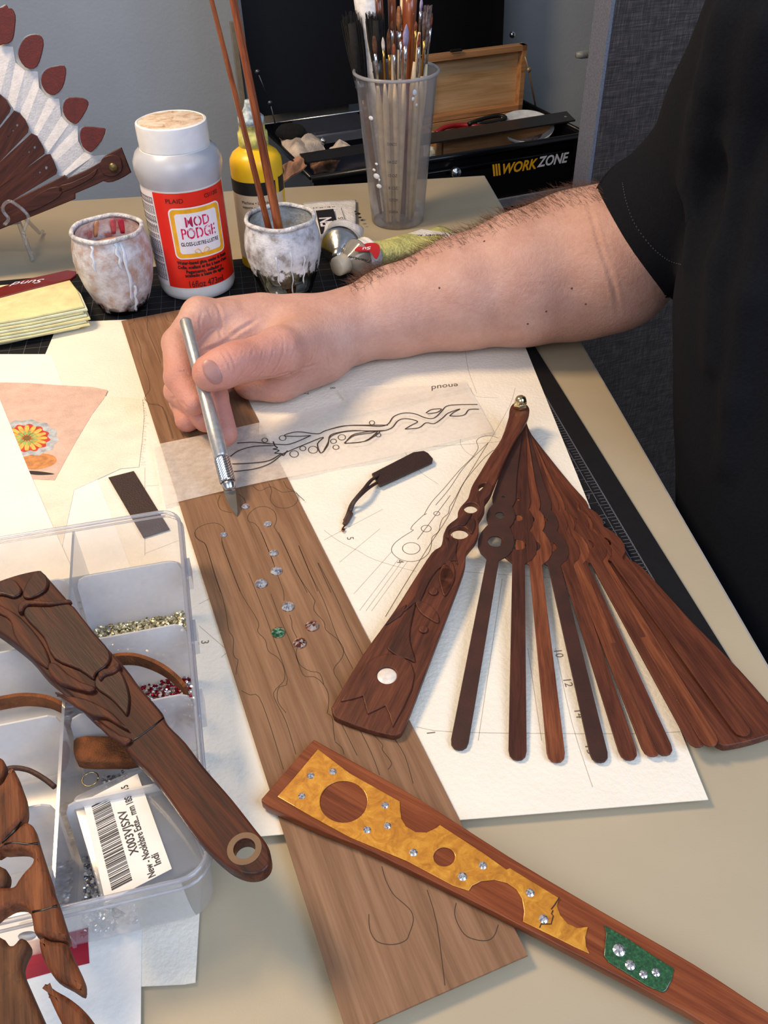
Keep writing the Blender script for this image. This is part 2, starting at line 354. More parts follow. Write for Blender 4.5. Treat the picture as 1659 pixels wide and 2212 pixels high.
q = [aty(x, y, 0, T(0, TD-1.6, 0), by) for x, y in ((556, 155), (583, 222), (600, 290))]
b = MB(); b.tube(q[:2], .3, 6, flat=.3); b.tube(q[1:], .3, 6, flat=.3); b.lathe([(.35, -.2), (.35, .3), (0, .3)], q[1], 12, -by); b.lathe([(.35, -.2), (.35, .3), (0, .3)], q[0], 12, -by); b.build('lid_stay', m_gunm, CH)
q = aty(1107, 75, 0, T(0, TD+1.6, 0), by); b = MB(); b.lathe([(.5, -.1), (.5, .2), (.3, .4), (0, .45)], q, 14, -by); b.build('rivet', m_steel, CH)
# ---- things in the chest tray
m_lwood = wood('light_wood', (176, 136, 92), (206, 168, 122), (222, 188, 146), .6, 0, .35, .05, 10)
m_lwood2 = wood('light_wood_end', (150, 104, 66), (178, 130, 88), (196, 150, 106), .6, 0, .6, .05, 10)
vq = 15.0; BR = aty(1127, 236, 0, T(0, vq, 0), by); TR = aty(1133, 97, 0, T(0, vq, 0), by); zb = BR[2]; bw = 17; bh = TR[2]-BR[2]; ur = (BR-A)@bx
BXT = thing('wooden_box', 'hinged pale wooden box standing open in the tool chest', 'box', T(ur-bw/2, vq-4, -4.85))
q0 = T(ur, vq, 0); q0[2] = zb
b = MB(); b.box(q0-bx*bw/2+bz*bh/2+by*1.2, (bw, .3, bh), bx, by); b.build('lid', m_lwood, BXT, smooth=False, ang=tyaw)
b = MB()
b.box(q0-bx*.35+bz*bh/2+by*.5, (.7, 1.3, bh), bx, by); b.box(q0-bx*(bw-.35)+bz*bh/2+by*.5, (.7, 1.3, bh), bx, by)
b.box(q0-bx*bw/2+bz*(bh-.35)+by*.5, (bw, 1.3, .7), bx, by); b.box(q0-bx*bw/2+bz*.35+by*.5, (bw, 1.3, .7), bx, by); b.build('lid_frame', m_lwood2, BXT, smooth=False, ang=tyaw)
b = MB(); hb = zb-(-5.85)-.1
for (u, v, su, sv) in ((bw/2, -.3, bw, .6), (bw/2, -8, bw, .6), (.3, -4.1, .6, 8.2), (bw-.3, -4.1, .6, 8.2)): b.box(q0-bx*bw+bx*u+by*v-bz*(hb/2+.1), (su, sv, hb), bx, by)
b.build('tray', m_lwood2, BXT, smooth=False, ang=tyaw)
q = [aty(x, y, 0, T(0, vq-.6, 0), by) for x, y in ((1133, 122), (1142, 150), (1160, 246))]
b = MB(); b.tube(q, .28, 6, flat=.3); b.lathe([(.34, -.1), (.34, .25), (0, .3)], q[1], 12, -by); b.build('lid_stay', plain('brass_worn', (170, 150, 120), .4, .5), BXT)
q = aty(985, 109, 0, T(0, vq-.2, 0), by); b = MB(); b.box(q, (1.7, .5, .3), bx, by); b.build('clasp', m_gunm, BXT, smooth=False)
# steel rule lying across the chest
rz = -.35
b = MB(); P = [at(x, y, rz) for x, y in ((647, 332), (1224, 240), (1243, 259), (658, 351))]
b.add(P+[p-np.array([0, 0, .2]) for p in P], [(0, 1, 2, 3)[::-1], (4, 5, 6, 7), (0, 1, 5, 4), (1, 2, 6, 5), (2, 3, 7, 6), (3, 0, 4, 7)])
RUL = b.build('steel_ruler', plain('rule_black', (52, 52, 54), .42, .5), label='long dark steel ruler laid across the open tool chest', cat='ruler', smooth=False)
c_ = at(1222, 252, rz); b = MB(); b.lathe([(.22, .0), (.22, .04), (0, .04)], c_, 14); b.build('hang_hole', plain('hole_grey', (150, 150, 150), .5), RUL)
# white palette dish
dc = at(1135, 285, -2.2)
b = MB(); b.lathe([(0, 0), (2.6, .05), (3.6, .5), (3.9, 1.0), (4.05, 1.0), (3.8, .4), (2.9, -.15), (0, -.2)], dc, 40, (0, -.28, 1)); 
DI = b.build('palette_dish', plain('dish_white', (214, 220, 228), .35), label='round white plastic dish with dried paint in the tool chest', cat='dish')
b = MB(); b.lathe([(0, .12), (1.6, .16), (2.5, .1)], dc, 30, (0, -.28, 1)); b.build('dried_paint', plain('paint_mud', (128, 110, 108), .6, var=.3, vs_=2), DI)
# crumpled cloths
def cloth_px(name, px, zc, z_, mat, amp=.5, seed=1, n=14, **k):
    """crumpled cloth spanned over a four-sided outline, heights per corner"""
    r = np.random.default_rng(seed); C = [at(p[0], p[1], z) for p, z in zip(px, zc)]; V = []; F = []; ph = r.uniform(0, 6, 8)
    for i in range(n+1):
        for j in range(n+1):
            u, v = i/n, j/n; P = C[0]*(1-u)*(1-v)+C[1]*u*(1-v)+C[2]*u*v+C[3]*(1-u)*v
            e = min(u, 1-u, v, 1-v)*4; e = min(1, e)
            d = amp*(math.sin(u*9+ph[0]+2*math.sin(v*4+ph[1]))+.7*math.sin(v*11+ph[2]+u*5)+.4*math.sin((u+v)*17+ph[3]))*(.35+.65*e)
            V.append(P+np.array([.3*math.sin(v*9+ph[4])*amp, .3*math.sin(u*8+ph[5])*amp, d*.5+z_*math.sin(math.pi*u)*math.sin(math.pi*v)]))
    for i in range(n):
        for j in range(n): a = i*(n+1)+j; F.append((a, a+1, a+n+2, a+n+1))
    V = np.array(V); n0 = len(V); V2 = V-np.array([0, 0, .12]); F2 = [tuple(x+n0 for x in f[::-1]) for f in F]
    ed = [i for i in range(n+1)]+[i*(n+1)+n for i in range(1, n+1)]+[n*(n+1)+i for i in range(n-1, -1, -1)]+[i*(n+1) for i in range(n-1, 0, -1)]
    F3 = [(ed[i], ed[(i+1) % len(ed)], ed[(i+1) % len(ed)]+n0, ed[i]+n0) for i in range(len(ed))]
    return mesh(name, np.vstack([V, V2]), F+F2+F3, mat, **k)
m_rag = plain('rag_ivory', (196, 178, 160), .9, var=.22, vs_=.5, bmp=.3, bs=6); m_rag2 = plain('rag_stained', (140, 104, 84), .9, var=.4, vs_=.5, bmp=.3, bs=6)
cloth_px('rag', [(598, 292), (645, 300), (700, 318), (632, 350)], [-1.5, -1.2, -2.2, -1.0], 1.2, m_rag, .5, 3, label='crumpled ivory rag at the left end of the tool chest', cat='rag')
cloth_px('rag', [(640, 296), (700, 300), (702, 330), (645, 330)], [-.9, -1.5, -2.5, -1.2], 1.1, m_rag, .4, 5, label='pale folded rag in the chest just above the ruler', cat='rag')
cloth_px('rag', [(712, 322), (735, 300), (775, 325), (718, 330)], [-1.8, -1.0, -1.8, -1.8], .6, m_rag, .3, 8, label='small pointed ivory rag under the clear plastic case', cat='rag')
cloth_px('rag', [(612, 356), (650, 336), (662, 358), (612, 392)], [-2., .1, .1, -3.5], .6, m_rag2, .3, 9, label='brown stained rag hanging over the chest corner', cat='rag')
cloth_px('rag', [(668, 352), (735, 345), (722, 370), (680, 374)], [-2.2, -2.2, -3.4, -3.4], .5, m_rag2, .3, 19, label='stained rag bunched below the ruler in the chest', cat='rag')
# black round brush
f = lambda X, Y, Z: ellipsoid(X, Y, Z, at(628, 285, 0), (2.1, 1.5, 1.1))+.12*np.sin(X*9+Z*5)*np.sin(Y*8+2*X)
V, F = surfnet(f, at(628, 285, 0)-3, at(628, 285, 0)+3, .22)
mesh('scrubbing_pad', V, F, plain('black_fuzz', (24, 22, 22), .95, bmp=.8, bs=14), label='round black fuzzy pad lying on the ivory rag', cat='pad')
# clear plastic case with bits
cp = at(712, 290, -1.4); CC = thing('plastic_case', 'clear compartment case of beads lying in the tool chest', 'case', cp-bz*.6)
b = MB(); b.box(cp+by*1.6, (9, 7, 1.2), bx, by); b.build('shell', clear('case_clear', (190, 195, 205), .22, .1), CC, smooth=False)
b = MB(); b.box(cp+by*1.6+bz*.9+bx*1, (10, 6.5, .25), bx, by, bz); b.build('lid', clear('case_smoke', (90, 95, 108), .5, .12), CC, smooth=False)
b = MB(); b.lathe([(0, -.5), (.4, -.3), (.5, 0), (.4, .3), (0, .5)], at(697, 304, -1.2), 16); b.build('bead', m_steel, CC)
# pliers with red handles and a black pair
b = MB(); P = [at(x, y, z) for x, y, z in ((942, 288, -1.5), (962, 275, -1.), (1000, 270, -1.1), (1035, 274, -1.2), (1060, 272, -1.3))]
b.tube(catmull(P, 4, False), .35, 8); P = [at(x, y, z) for x, y, z in ((950, 292, -1.9), (985, 282, -1.7), (1030, 278, -1.6), (1060, 274, -1.4))]; b.tube(catmull(P, 4, False), .35, 8)
b.build('pliers', plain('red_grip', (150, 28, 34), .4), label='red handled pliers lying in the wooden box', cat='pliers')
b = MB(); P = [at(x, y, z) for x, y, z in ((1012, 268, -.8), (1045, 256, -.5), (1080, 250, -.5), (1092, 256, -.7), (1070, 262, -.9), (1030, 268, -1.))]
b.tube(catmull(P, 4, False), .3, 8); b.build('cable_loop', plain('black_rubber', (20, 20, 22), .5), label='black cable loop above the red pliers', cat='cable')
b = MB(); P = [at(x, y, z) for x, y, z in ((996, 326, -3.4), (1003, 318, -2.8), (1011, 306, -2.3), (1016, 300, -2.2))]; b.tube(catmull(P, 4, False), [.2]+[.3]*11+[.35], 8, flat=.5) if False else b.tube(P, [.18, .28, .34, .2], 8, flat=.5)
b.build('clip', plain('lime_plastic', (120, 180, 90), .4), label='small green plastic clip in the wooden box below the ruler', cat='clip')
cloth_px('packet', [(915, 312), (938, 318), (948, 338), (915, 338)], [-2.8, -2.8, -4, -4], .3, plain('packet_white', (196, 204, 206), .5, var=.25, vs_=1.5), .15, 4, label='crumpled white packet beside the brush cup in the chest', cat='packet')
# ================= cutting mat, papers and veneer
ZM = .25; ZS = .32; ZB = .47                      # tops: mat, big sheet, veneer board
m_mat = plain('mat_black', (20, 20, 22), .7, var=.08, bmp=.1, bs=10, spec=.2); m_matl = plain('mat_print', (86, 88, 94), .6)
mb0 = at(1154, 746, ZM); mb1 = at(1572, 1416, ZM); md = (mb1-mb0)/np.linalg.norm(mb1-mb0); mp = np.array([md[1], -md[0], 0]); mp = mp if mp[0] < 0 else -mp
mc = at(720, 541, ZM); MT = mb0+md*((mc-mb0)@md); MWd, MH = 62., 58.
P4 = [MT, MT+md*MH, MT+md*MH+mp*MWd, MT+mp*MWd]
MAT = plate('cutting_mat', [[p[:2] for p in P4]], 0.02, ZM-.02, m_mat, None, label='black self-healing cutting mat with grey grid under the papers', cat='cutting mat')
b = MB(); zz = np.array([0, 0, ZM+.008]); o_ = MT.copy(); o_[2] = 0
def mpt(u, v): return o_+mp*u+md*v+zz
for i in range(0, 48):
    u = 2.2+i*1.27
    if u < MWd-1: b.ribbon([mpt(u, 1.8), mpt(u, MH-1.8)], .05 if i % 2 == 0 else .025)
for i in range(0, 43): b.ribbon([mpt(2.2, 1.8+i*1.27), mpt(MWd-1.5, 1.8+i*1.27)], .05 if i % 2 == 0 else .025)
b.build('grid_lines', m_matl, MAT, smooth=False)
# ruler scale along the right side of the mat (inch ticks and figures)
k9 = at(1228, 977, ZM); u9 = (k9-MT)@mp; v9 = (k9-MT)@md
ul = (at(1254, 985, ZM)-MT)@mp
b = MB(); b.ribbon([mpt(ul, 3), mpt(ul, MH-1)], .09)
for i in range(-56, 240):
    v = v9+(i*2.54/8)-.35
    if 3 < v < MH-1: b.ribbon([mpt(ul, v), mpt(ul+(1.05 if i % 8 == 0 else .75 if i % 4 == 0 else .45), v)], .05)
b.build('scale_ticks', m_matl, MAT, smooth=False)
for i, ch in enumerate('13 12 11 10 9 8 7 6 5 4 3 2'.split()):
    v = v9+(i-4)*2.54
    if 4 < v < MH-2:
        V, F = text_vf(ch, .62); V = put(V, mpt(ul+1.05, v), -mp, -md, (0, 0, 1)); V[:, 2] = ZM+.01+(V[:, 2]-V[:, 2].min()); mesh('figure', V, F, m_matl, MAT, smooth=False)
# ---- paper
def paper(name, c, bs, st, rough=.85):
    return plain(name, c, rough, var=.012, vs_=.4, bmp=st, bs=bs)
m_wc = paper('watercolour_paper', (236, 228, 212), 4.2, .16); m_pap = paper('smooth_paper', (238, 234, 226), 3, .1); m_pencil = plain('pencil', (118, 106, 94), .7); m_pencil2 = plain('pencil_dark', (58, 46, 42), .6); m_ink = plain('ink', (40, 34, 32), .6)
c0, c1 = at(1530, 1727, ZS), at(1135, 750, ZS); ed = (c1-c0)/np.linalg.norm((c1-c0)[:2]); c2 = at(128, 697, ZS); c3 = at(575, 1805, ZS)
dl = (c3-c0)/np.linalg.norm((c3-c0)[:2]); tr_ = c0+ed*50.2; tl_ = at(262, 691, ZS); tl_ = tr_+(tl_-tr_)*((at(128, 694, ZS)-tr_)@(tl_-tr_))/((tl_-tr_)@(tl_-tr_))
SH = plate('paper_sheet', [[p[:2] for p in (c0, tr_, tl_, c0+dl*40)]], ZS-.05, .05, m_wc, None, label='large textured watercolour sheet with pencil fan template under the fan', cat='paper')
def lines(name, polys, z, wd, mat, par, sm=0, **k):
    b = MB()
    for q in polys:
        P = ats(q, z); 
        if sm: P = catmull(P, sm, False)
        for p in P: p[2] += .006
        if len(P) > 1: b.ribbon(P, wd)
    return b.build(name, mat, par, smooth=False, **k)
def crop(x0, y0, s, pts): return [(x0+a/s, y0+c/s) for a, c in pts]
K = 3.318; C5 = lambda *p: crop(700, 820, K, p)
def ell_px(cx, cy, rx, ry, n=24, a0=0, a1=360, tilt=0): 
    t = math.radians(tilt); return [(cx+rx*math.cos(math.radians(a0+(a1-a0)*i/n))*math.cos(t)-ry*math.sin(math.radians(a0+(a1-a0)*i/n))*math.sin(t), cy+rx*math.cos(math.radians(a0+(a1-a0)*i/n))*math.sin(t)+ry*math.sin(math.radians(a0+(a1-a0)*i/n))*math.cos(t)) for i in range(n+1)]
tmpl = [C5((1250, 420), (1190, 402), (1130, 410), (1092, 440), (1105, 490), (1060, 560), (970, 650), (860, 780), (770, 880), (720, 965), (735, 960)), C5((720, 965), (640, 1040), (622, 1075), (640, 1080), (560, 1130), (500, 1180), (484, 1230), (530, 1280), (600, 1303), (680, 1295), (745, 1250), (768, 1190), (775, 1130), (820, 1090), (835, 1030), (855, 990), (890, 960), (900, 910)),
        C5((900, 910), (940, 850), (1000, 740), (1080, 640), (1150, 560), (1215, 505)), C5((1178, 452), (1010, 620), (900, 780), (800, 900)), C5((1178, 452), (1080, 610), (980, 780), (890, 980), (760, 1180), (560, 1500), (440, 1700)), C5((905, 830), (670, 1145))]
lines('pencil_template', tmpl, ZS, .045, m_pencil, SH, 3)
lines('pencil_template', [ell_px(*C5((808, 960))[0], 6.6, 4.3), ell_px(*C5((732, 1068))[0], 10.8, 7.2), ell_px(*C5((625, 1210))[0], 19, 12.6)], ZS, .05, m_pencil, SH)
st = [C5((484, 1235), (215, 1535)), C5((535, 1285), (255, 1655)), C5((598, 1303), (340, 1659)), C5((560, 1300), (300, 1659)), C5((0, 1150), (420, 930)), C5((110, 1310), (400, 1070)), C5((0, 1080), (110, 1160), (230, 1220), (360, 1290), (560, 1350), (660, 1375)), C5((580, 520), (620, 580), (700, 670), (820, 750)), C5((985, 410), (978, 460), (1020, 520), (1090, 560)), C5((780, 480), (1178, 452), (1290, 440)), C5((1180, 452), (1330, 190), (1370, 60)), C5((1050, 60), (1090, 120), (1250, 130)),
      [(313, 1010), (313, 1200)], [(315, 1050), (372, 1046)], [(313, 1196), (385, 1168)], [(430, 1305), (487, 1275)], [(430, 1352), (488, 1402)], [(478, 1420), (492, 1408)], [(900, 1570), (990, 1582), (1350, 1585), (1480, 1580)], [(1085, 1250), (1033, 1600)], [(1140, 1400), (1170, 1600)], [(1000, 1235), (1400, 1262)], [(1200, 1400), (1235, 1560), (1280, 1700)], [(612, 875), (690, 840), (735, 790), (760, 770)], [(1005, 756), (1012, 800), (1030, 850)]]
for q_ in st: lines('pencil_guide', [q_], ZS, .03, plain('pencil_faint', (176, 164, 146), .8), SH, 3)
for ch, x, y in (('3', 442, 1387), ('5', 756, 1163), ('4', 864, 1213), ('10', 1206, 1411), ('12', 1226, 1474), ('14', 1250, 1541), ('15', 1274, 1618), ('1', 930, 1583), ('8', 718, 838), ('7', 660, 850)):
    V, F = text_vf(ch, .62); p = at(x, y, ZS+.008); V = put(V, p, (.1, -.99, 0), (.99, .1, 0), (0, 0, 1)); mesh('figure', V, F, m_pencil, SH, smooth=False)
def flat(name, px, z, th, mat, par=None, sm=0, bev=0, **k):
    P = ats(px, z+th); P = catmull(P, sm) if sm else P
    return plate(name, [[p[:2] for p in P]], z, th, mat, par, bev, **k)
# other papers and cloth on the left
flat('paper_sheet', [(-260, 765), (110, 765), (310, 1300), (-200, 1400)], ZS+.005, .02, m_pap, label='cream paper sheet under the yellow folding fan at left edge', cat='paper')
m_cal = plain('calico', (236, 225, 204), .9, var=.03, vs_=.6, bmp=.25, bs=7)
CL = flat('cloth_square', [(-80, 850), (120, 846), (232, 856), (308, 862), (311, 900), (307, 950), (300, 1008), (260, 1012), (160, 1058), (130, 1200), (-100, 1300)], ZS+.03, .03, m_cal, label='cream calico square with frayed edge under the painted fabric', cat='cloth')
b = MB()
for i in range(26):
    y = 864+i*5.6; x = 311-abs(i-8)*.45; p = at(x, y, ZS+.06); q = p+np.array([rng.uniform(.05, .35), rng.uniform(-.1, .1), rng.uniform(-.02, .05)]); b.tube([p, (p+q)/2+[0, .03, .02], q], .018, 4)
b.build('frayed_threads', m_cal, CL, kind='stuff')
m_pink = plain('painted_fabric', (216, 182, 164), .85, var=.05, vs_=1.2, bmp=.3, bs=8)
PF = flat('painted_fabric', [(-120, 824), (0, 826), (60, 827), (130, 832), (200, 836), (233, 843), (225, 860), (200, 893), (160, 960), (118, 1037), (90, 1036), (62, 1034), (20, 940), (2, 895), (-100, 880)], ZS+.065, .02, m_pink, label='pink painted fabric piece with a red and yellow flower at left', cat='fabric')
zf_ = ZS+.09
def pet(cx, cy, r0, r1, n, wd, c, z, nm, ph=0., ry=.62):
    for i in range(n):
        a = 2*math.pi*(i+ph)/n; da = math.pi/n*wd; rm = (r0+r1)/2
        q = [(r0, -da*.4), (rm, -da), (r1, -da*.55), (r1*1.05, 0), (r1, da*.55), (rm, da), (r0, da*.4)]
        flat(nm, [(cx+r*math.cos(a+d), cy+ry*r*math.sin(a+d)) for r, d in q], z, .006, c, PF, 3)
FC = (58, 946)
flat('flower_ring', [(FC[0]+r*math.cos(a), FC[1]+r*.58*math.sin(a)) for a, r in [(2*math.pi*i/48, 67+3.5*math.sin(i*2*math.pi/4)) for i in range(48)]], zf_, .004, plain('paint_bluegrey', (172, 176, 178), .8, var=.15, vs_=2), PF)
flat('flower_ring', [(FC[0]+r*math.cos(a), FC[1]+r*.6*math.sin(a)) for a, r in [(2*math.pi*i/60, 48+3.5*math.sin(i*2*math.pi/5)) for i in range(60)]], zf_+.005, .004, plain('paint_red', (196, 62, 48), .8, var=.15, vs_=2), PF)
pet(*FC, 14, 42, 16, .9, plain('paint_yellow', (228, 176, 84), .8, var=.12, vs_=3), zf_+.01, 'petal')
pet(*FC, 9, 24, 12, .85, plain('paint_green', (150, 170, 92), .8, var=.15, vs_=3), zf_+.017, 'petal', .5)
flat('flower_centre', ell_px(*FC, 8, 5)[:-1], zf_+.024, .006, plain('paint_brown', (122, 90, 40), .8), PF)
flat('brush_stroke', [(44, 990), (70, 978), (115, 984), (120, 1000), (92, 1012), (60, 1012)], zf_, .003, plain('paint_ochre', (196, 132, 78), .85, var=.15, vs_=2), PF, 4)
flat('brush_stroke', [(62, 1017), (92, 1019), (118, 1024), (90, 1026), (66, 1024)], zf_, .005, plain('paint_black', (48, 42, 40), .8), PF, 3)
flat('paper_sheet', [(-120, 640), (-20, 810), (2, 868), (58, 1006), (112, 1132), (170, 1260), (-200, 1500), (-300, 1200)], ZS+.1, .02, m_pap, label='white paper overlapping the pink painted fabric at left edge', cat='paper')
# bottom left papers
flat('paper_sheet', [(120, 1760), (444, 1760), (422, 2122), (398, 2126), (120, 2140)], .03, .05, m_wc, label='off-white sheet with trimmed corner under the front of the organiser', cat='paper')
SB = flat('paper_sheet', [(-150, 1760), (308, 1760), (305, 2100), (303, 2330), (-150, 2400)], .1, .03, m_pap, label='white card in the lower left corner under the red strip', cat='paper')
flat('card_strip', [(55, 2058), (190, 2034), (193, 2080), (130, 2095), (53, 2116)], .135, .03, plain('red_card', (158, 14, 40), .6), label='dark red card strip beneath the leafy carving', cat='card')
# leather offcut
flat('leather_strip', [(234, 1031), (289, 1017), (366, 1142), (309, 1160)], ZS+.07, .1, plain('leather_dark', (46, 26, 22), .55, bmp=.2, bs=10), bev=.02, label='dark brown leather rectangle half under the organiser corner', cat='leather')
# ---- veneer board with pencil outlines
m_ven = wood('veneer', (112, 80, 56), (130, 96, 70), (148, 112, 84), .55, 0, .8, .04, 18)
v0 = at(1140, 2063, ZB); v1 = at(625, 1040, ZB); ve = (v1-v0)/np.linalg.norm(v1-v0); vl = at(262, 693, ZB); vL = at(745, 2212, ZB)
vang = math.atan2(ve[1], ve[0]); vn = np.array([-ve[1], ve[0], 0]); vw = abs((at(690, 2050, ZB)-v0)@vn); v2 = v0+ve*((vl-v0)@ve)
VB = plate('veneer_board', [[p[:2] for p in (v0, v2, vl, v0+vn*(vw if (vl-v0)@vn > 0 else -vw))]], ZS+.01, ZB-ZS-.01, m_ven, None, ang=vang, label='long brown veneer board with pencilled fan outlines under the knife', cat='board')
S4 = 3.318; C4 = lambda *p: crop(380, 1150, S4, p); C3 = lambda *p: crop(320, 780, S4, p); CB = lambda *p: crop(580, 1800, 2.86, p); CA = lambda *p: crop(0, 400, 2.9625, p)
vl_ = [C4((135, 0), (150, 40), (205, 80), (240, 170), (280, 320), (330, 450), (360, 580), (378, 700), (412, 760), (410, 860), (425, 900), (445, 915), (435, 980), (430, 1020)),
       C4((333, 30), (330, 80), (370, 190), (420, 330), (480, 460), (590, 640), (585, 710), (640, 770), (662, 850), (720, 890), (760, 940), (780, 1010), (770, 1070), (700, 1150), (730, 1240), (790, 1360), (860, 1590)),
       C4((520, 290), (600, 490), (690, 730), (800, 1055), (740, 1110), (725, 1170), (740, 1230), (790, 1295)), C4((610, 0), (680, 170), (730, 310), (770, 420), (775, 490)), C4((815, 590), (830, 640), (835, 690), (870, 760)),
       C4((735, 0), (800, 140), (870, 300), (985, 470), (995, 500), (990, 560), (1060, 640), (1075, 700), (1150, 760), (1200, 830), (1190, 900), (1130, 985), (1170, 1070), (1210, 1160)),
       C4((880, 95), (960, 290), (1060, 490), (1160, 760), (1270, 980)), C4((1020, 220), (1130, 430), (1250, 700), (1345, 890)), C4((680, 440), (740, 600), (850, 850), (910, 1020), (990, 1035), (1050, 1080), (1090, 1150), (1095, 1230), (1083, 1300)),
       C4((868, 830), (862, 880), (890, 950), (960, 995), (1030, 1010), (1060, 1090)), C4((470, 1135), (530, 1165), (595, 1180), (680, 1400), (770, 1700)), C4((1090, 1300), (1120, 1330), (1130, 1420), (1140, 1495)), C4((1140, 1500), (1190, 1545), (1205, 1590)),
       C4((1180, 1360), (1300, 1600)), C4((1310, 1400), (1400, 1580), (1460, 1740)), C4((1395, 1430), (1480, 1520), (1480, 1560), (1545, 1650), (1520, 1700)), C4((1560, 1470), (1640, 1600), (1700, 1800)),
       C3((518, 960), (500, 1010), (515, 1060), (560, 1080), (600, 1085)), C3((650, 955), (690, 990), (700, 1040)), C3((750, 895), (800, 930), (880, 900), (960, 940), (1040, 935), (1120, 1000)), C3((865, 880), (885, 930), (875, 990), (910, 1040), (980, 1055), (1050, 1030), (1075, 980), (1060, 940), (1000, 910), (970, 860)),
       C3((900, 1190), (920, 1140), (905, 1080), (850, 1045), (780, 1050), (720, 1100), (720, 1150), (790, 1190), (900, 1450)), C3((905, 1190), (960, 1290), (1060, 1500), (1140, 1659)), C3((540, 1240), (545, 1200), (500, 1165), (430, 1165), (350, 1200), (335, 1250), (370, 1290), (410, 1310), (440, 1400), (520, 1659)), C3((530, 1290), (560, 1390), (660, 1650)),
       C3((1080, 1325), (1215, 1650)), C3((1215, 1445), (1310, 1659)), C3((0, 310), (100, 330), (175, 560)), C3((215, 470), (255, 545)),
       CA((850, 920), (900, 1040), (905, 1110), (950, 1240), (958, 1310), (925, 1360), (960, 1400), (1040, 1420), (1080, 1520), (1110, 1620)), CA((945, 860), (945, 930), (1000, 1060), (1030, 1140)), CA((1060, 830), (1080, 870), (1140, 870)), CA((820, 890), (850, 880), (860, 860)),
       CB((700, 205), (725, 290), (770, 375), (830, 430), (880, 480), (895, 540), (870, 620), (850, 660), (790, 685), (720, 685), (660, 660), (625, 590), (620, 500)), CB((1160, 430), (1150, 500), (1180, 580), (1230, 640), (1330, 665), (1390, 640), (1420, 565)), CB((980, 350), (1040, 560), (1090, 940))]
lines('pencil_outline', vl_, ZB, .035, plain('pencil_on_wood', (62, 42, 30), .6), VB, 3)
# ---- tracing paper
def tracing():
    m, t, b_ = nt('tracing_paper'); t.nodes.remove(b_); out = t.nodes['Material Output']
    tr = N(t, 'ShaderNodeBsdfTransparent'); df = N(t, 'ShaderNodeBsdfDiffuse'); df.inputs[0].default_value = lin((240, 230, 218))
    mx = N(t, 'ShaderNodeMixShader'); f = noise(t, coords(t), 1.6, 6, .7); mr = N(t, 'ShaderNodeMapRange'); t.links.new(f, mr.inputs[0])
    mr.inputs[1].default_value = .25; mr.inputs[2].default_value = .75; mr.inputs[3].default_value = .34; mr.inputs[4].default_value = .62
    t.links.new(mr.outputs[0], mx.inputs[0]); t.links.new(tr.outputs[0], mx.inputs[1]); t.links.new(df.outputs[0], mx.inputs[2]); t.links.new(mx.outputs[0], out.inputs[0]); return m
m_tr = tracing()
zt = lambda X, Y: ZB+.12+.05*math.sin(X*1.1+Y*.7)+.03*math.sin(Y*2.1)
def sheet_px(name, top, bot, zf, mat, par=None, n=40, mrow=10, **k):
    tp = [at(*p, zf) for p in catmull(top, n//(len(top)-1), False)]; bt = [at(*p, zf) for p in catmull(bot, n//(len(bot)-1), False)]; L = min(len(tp), len(bt)); V = []; F = []
    for i in range(L):
        for j in range(mrow+1): P = tp[i]*(1-j/mrow)+bt[i]*j/mrow; P[2] = zf(P[0], P[1]); V.append(P)
    for i in range(L-1):
        for j in range(mrow): a = i*(mrow+1)+j; F.append((a, a+1, a+mrow+2, a+mrow+1))
    V = np.array(V); n0 = len(V); return mesh(name, V, F, mat, par, **k)
TRC = sheet_px('tracing_paper', [(328, 962), (500, 926), (760, 868), (1005, 822)], [(352, 1092), (560, 1043), (800, 995), (1066, 932)], zt, m_tr, label='strip of tracing paper with leafy vine drawing under the knife', cat='tracing paper')
sheet_px('masking_flap', [(560, 908), (740, 866), (745, 840), (1003, 820)], [(560, 940), (740, 903), (800, 890), (1012, 838)], lambda X, Y: zt(X, Y)+.02, m_tr, TRC, label='second folded layer along the top')
T5 = C5
trl = [T5((0, 370), (80, 345), (160, 330), (300, 330), (400, 335), (460, 318), (500, 265), (570, 240), (650, 245), (730, 275), (790, 275), (840, 230), (880, 190), (960, 180), (1100, 178)),
       T5((0, 505), (30, 450), (45, 400), (110, 378), (220, 365), (380, 372), (480, 350), (530, 295), (590, 280), (670, 300), (620, 330), (580, 355)), T5((580, 355), (680, 345), (730, 310), (790, 315), (850, 275), (890, 240), (975, 210), (930, 235), (900, 260)), T5((900, 260), (960, 262), (1010, 250), (1040, 215), (1110, 212)),
       T5((150, 455), (200, 400), (270, 380), (400, 368), (340, 420), (280, 445), (150, 458)), T5((730, 240), (770, 215), (840, 210), (810, 235), (740, 245))]
c6 = lambda *p: crop(440, 420, 2.765, p)
trl += [c6((160, 1565), (210, 1530), (300, 1505), (420, 1500)), c6((200, 1485), (300, 1480), (430, 1492), (520, 1490), (640, 1440)), c6((640, 1440), (560, 1445), (480, 1440), (560, 1418), (680, 1430), (730, 1410), (850, 1382), (960, 1378), (1100, 1378)),
        c6((170, 1610), (280, 1605), (390, 1590), (460, 1550)), c6((180, 1655), (300, 1640), (400, 1605), (470, 1550)), c6((415, 1475), (425, 1500), (440, 1515), (415, 1520), (450, 1530), (425, 1545), (465, 1548), (475, 1560), (500, 1530)), c6((470, 1550), (600, 1495), (715, 1450), (680, 1490), (700, 1545), (740, 1500), (760, 1445), (860, 1415), (1010, 1412), (1080, 1410)), c6((840, 1485), (900, 1440), (1000, 1425), (1040, 1415), (960, 1475), (840, 1487))]
lines('vine_drawing', trl, lambda X, Y: zt(X, Y)+.03, .1, m_pencil2, TRC, 4)
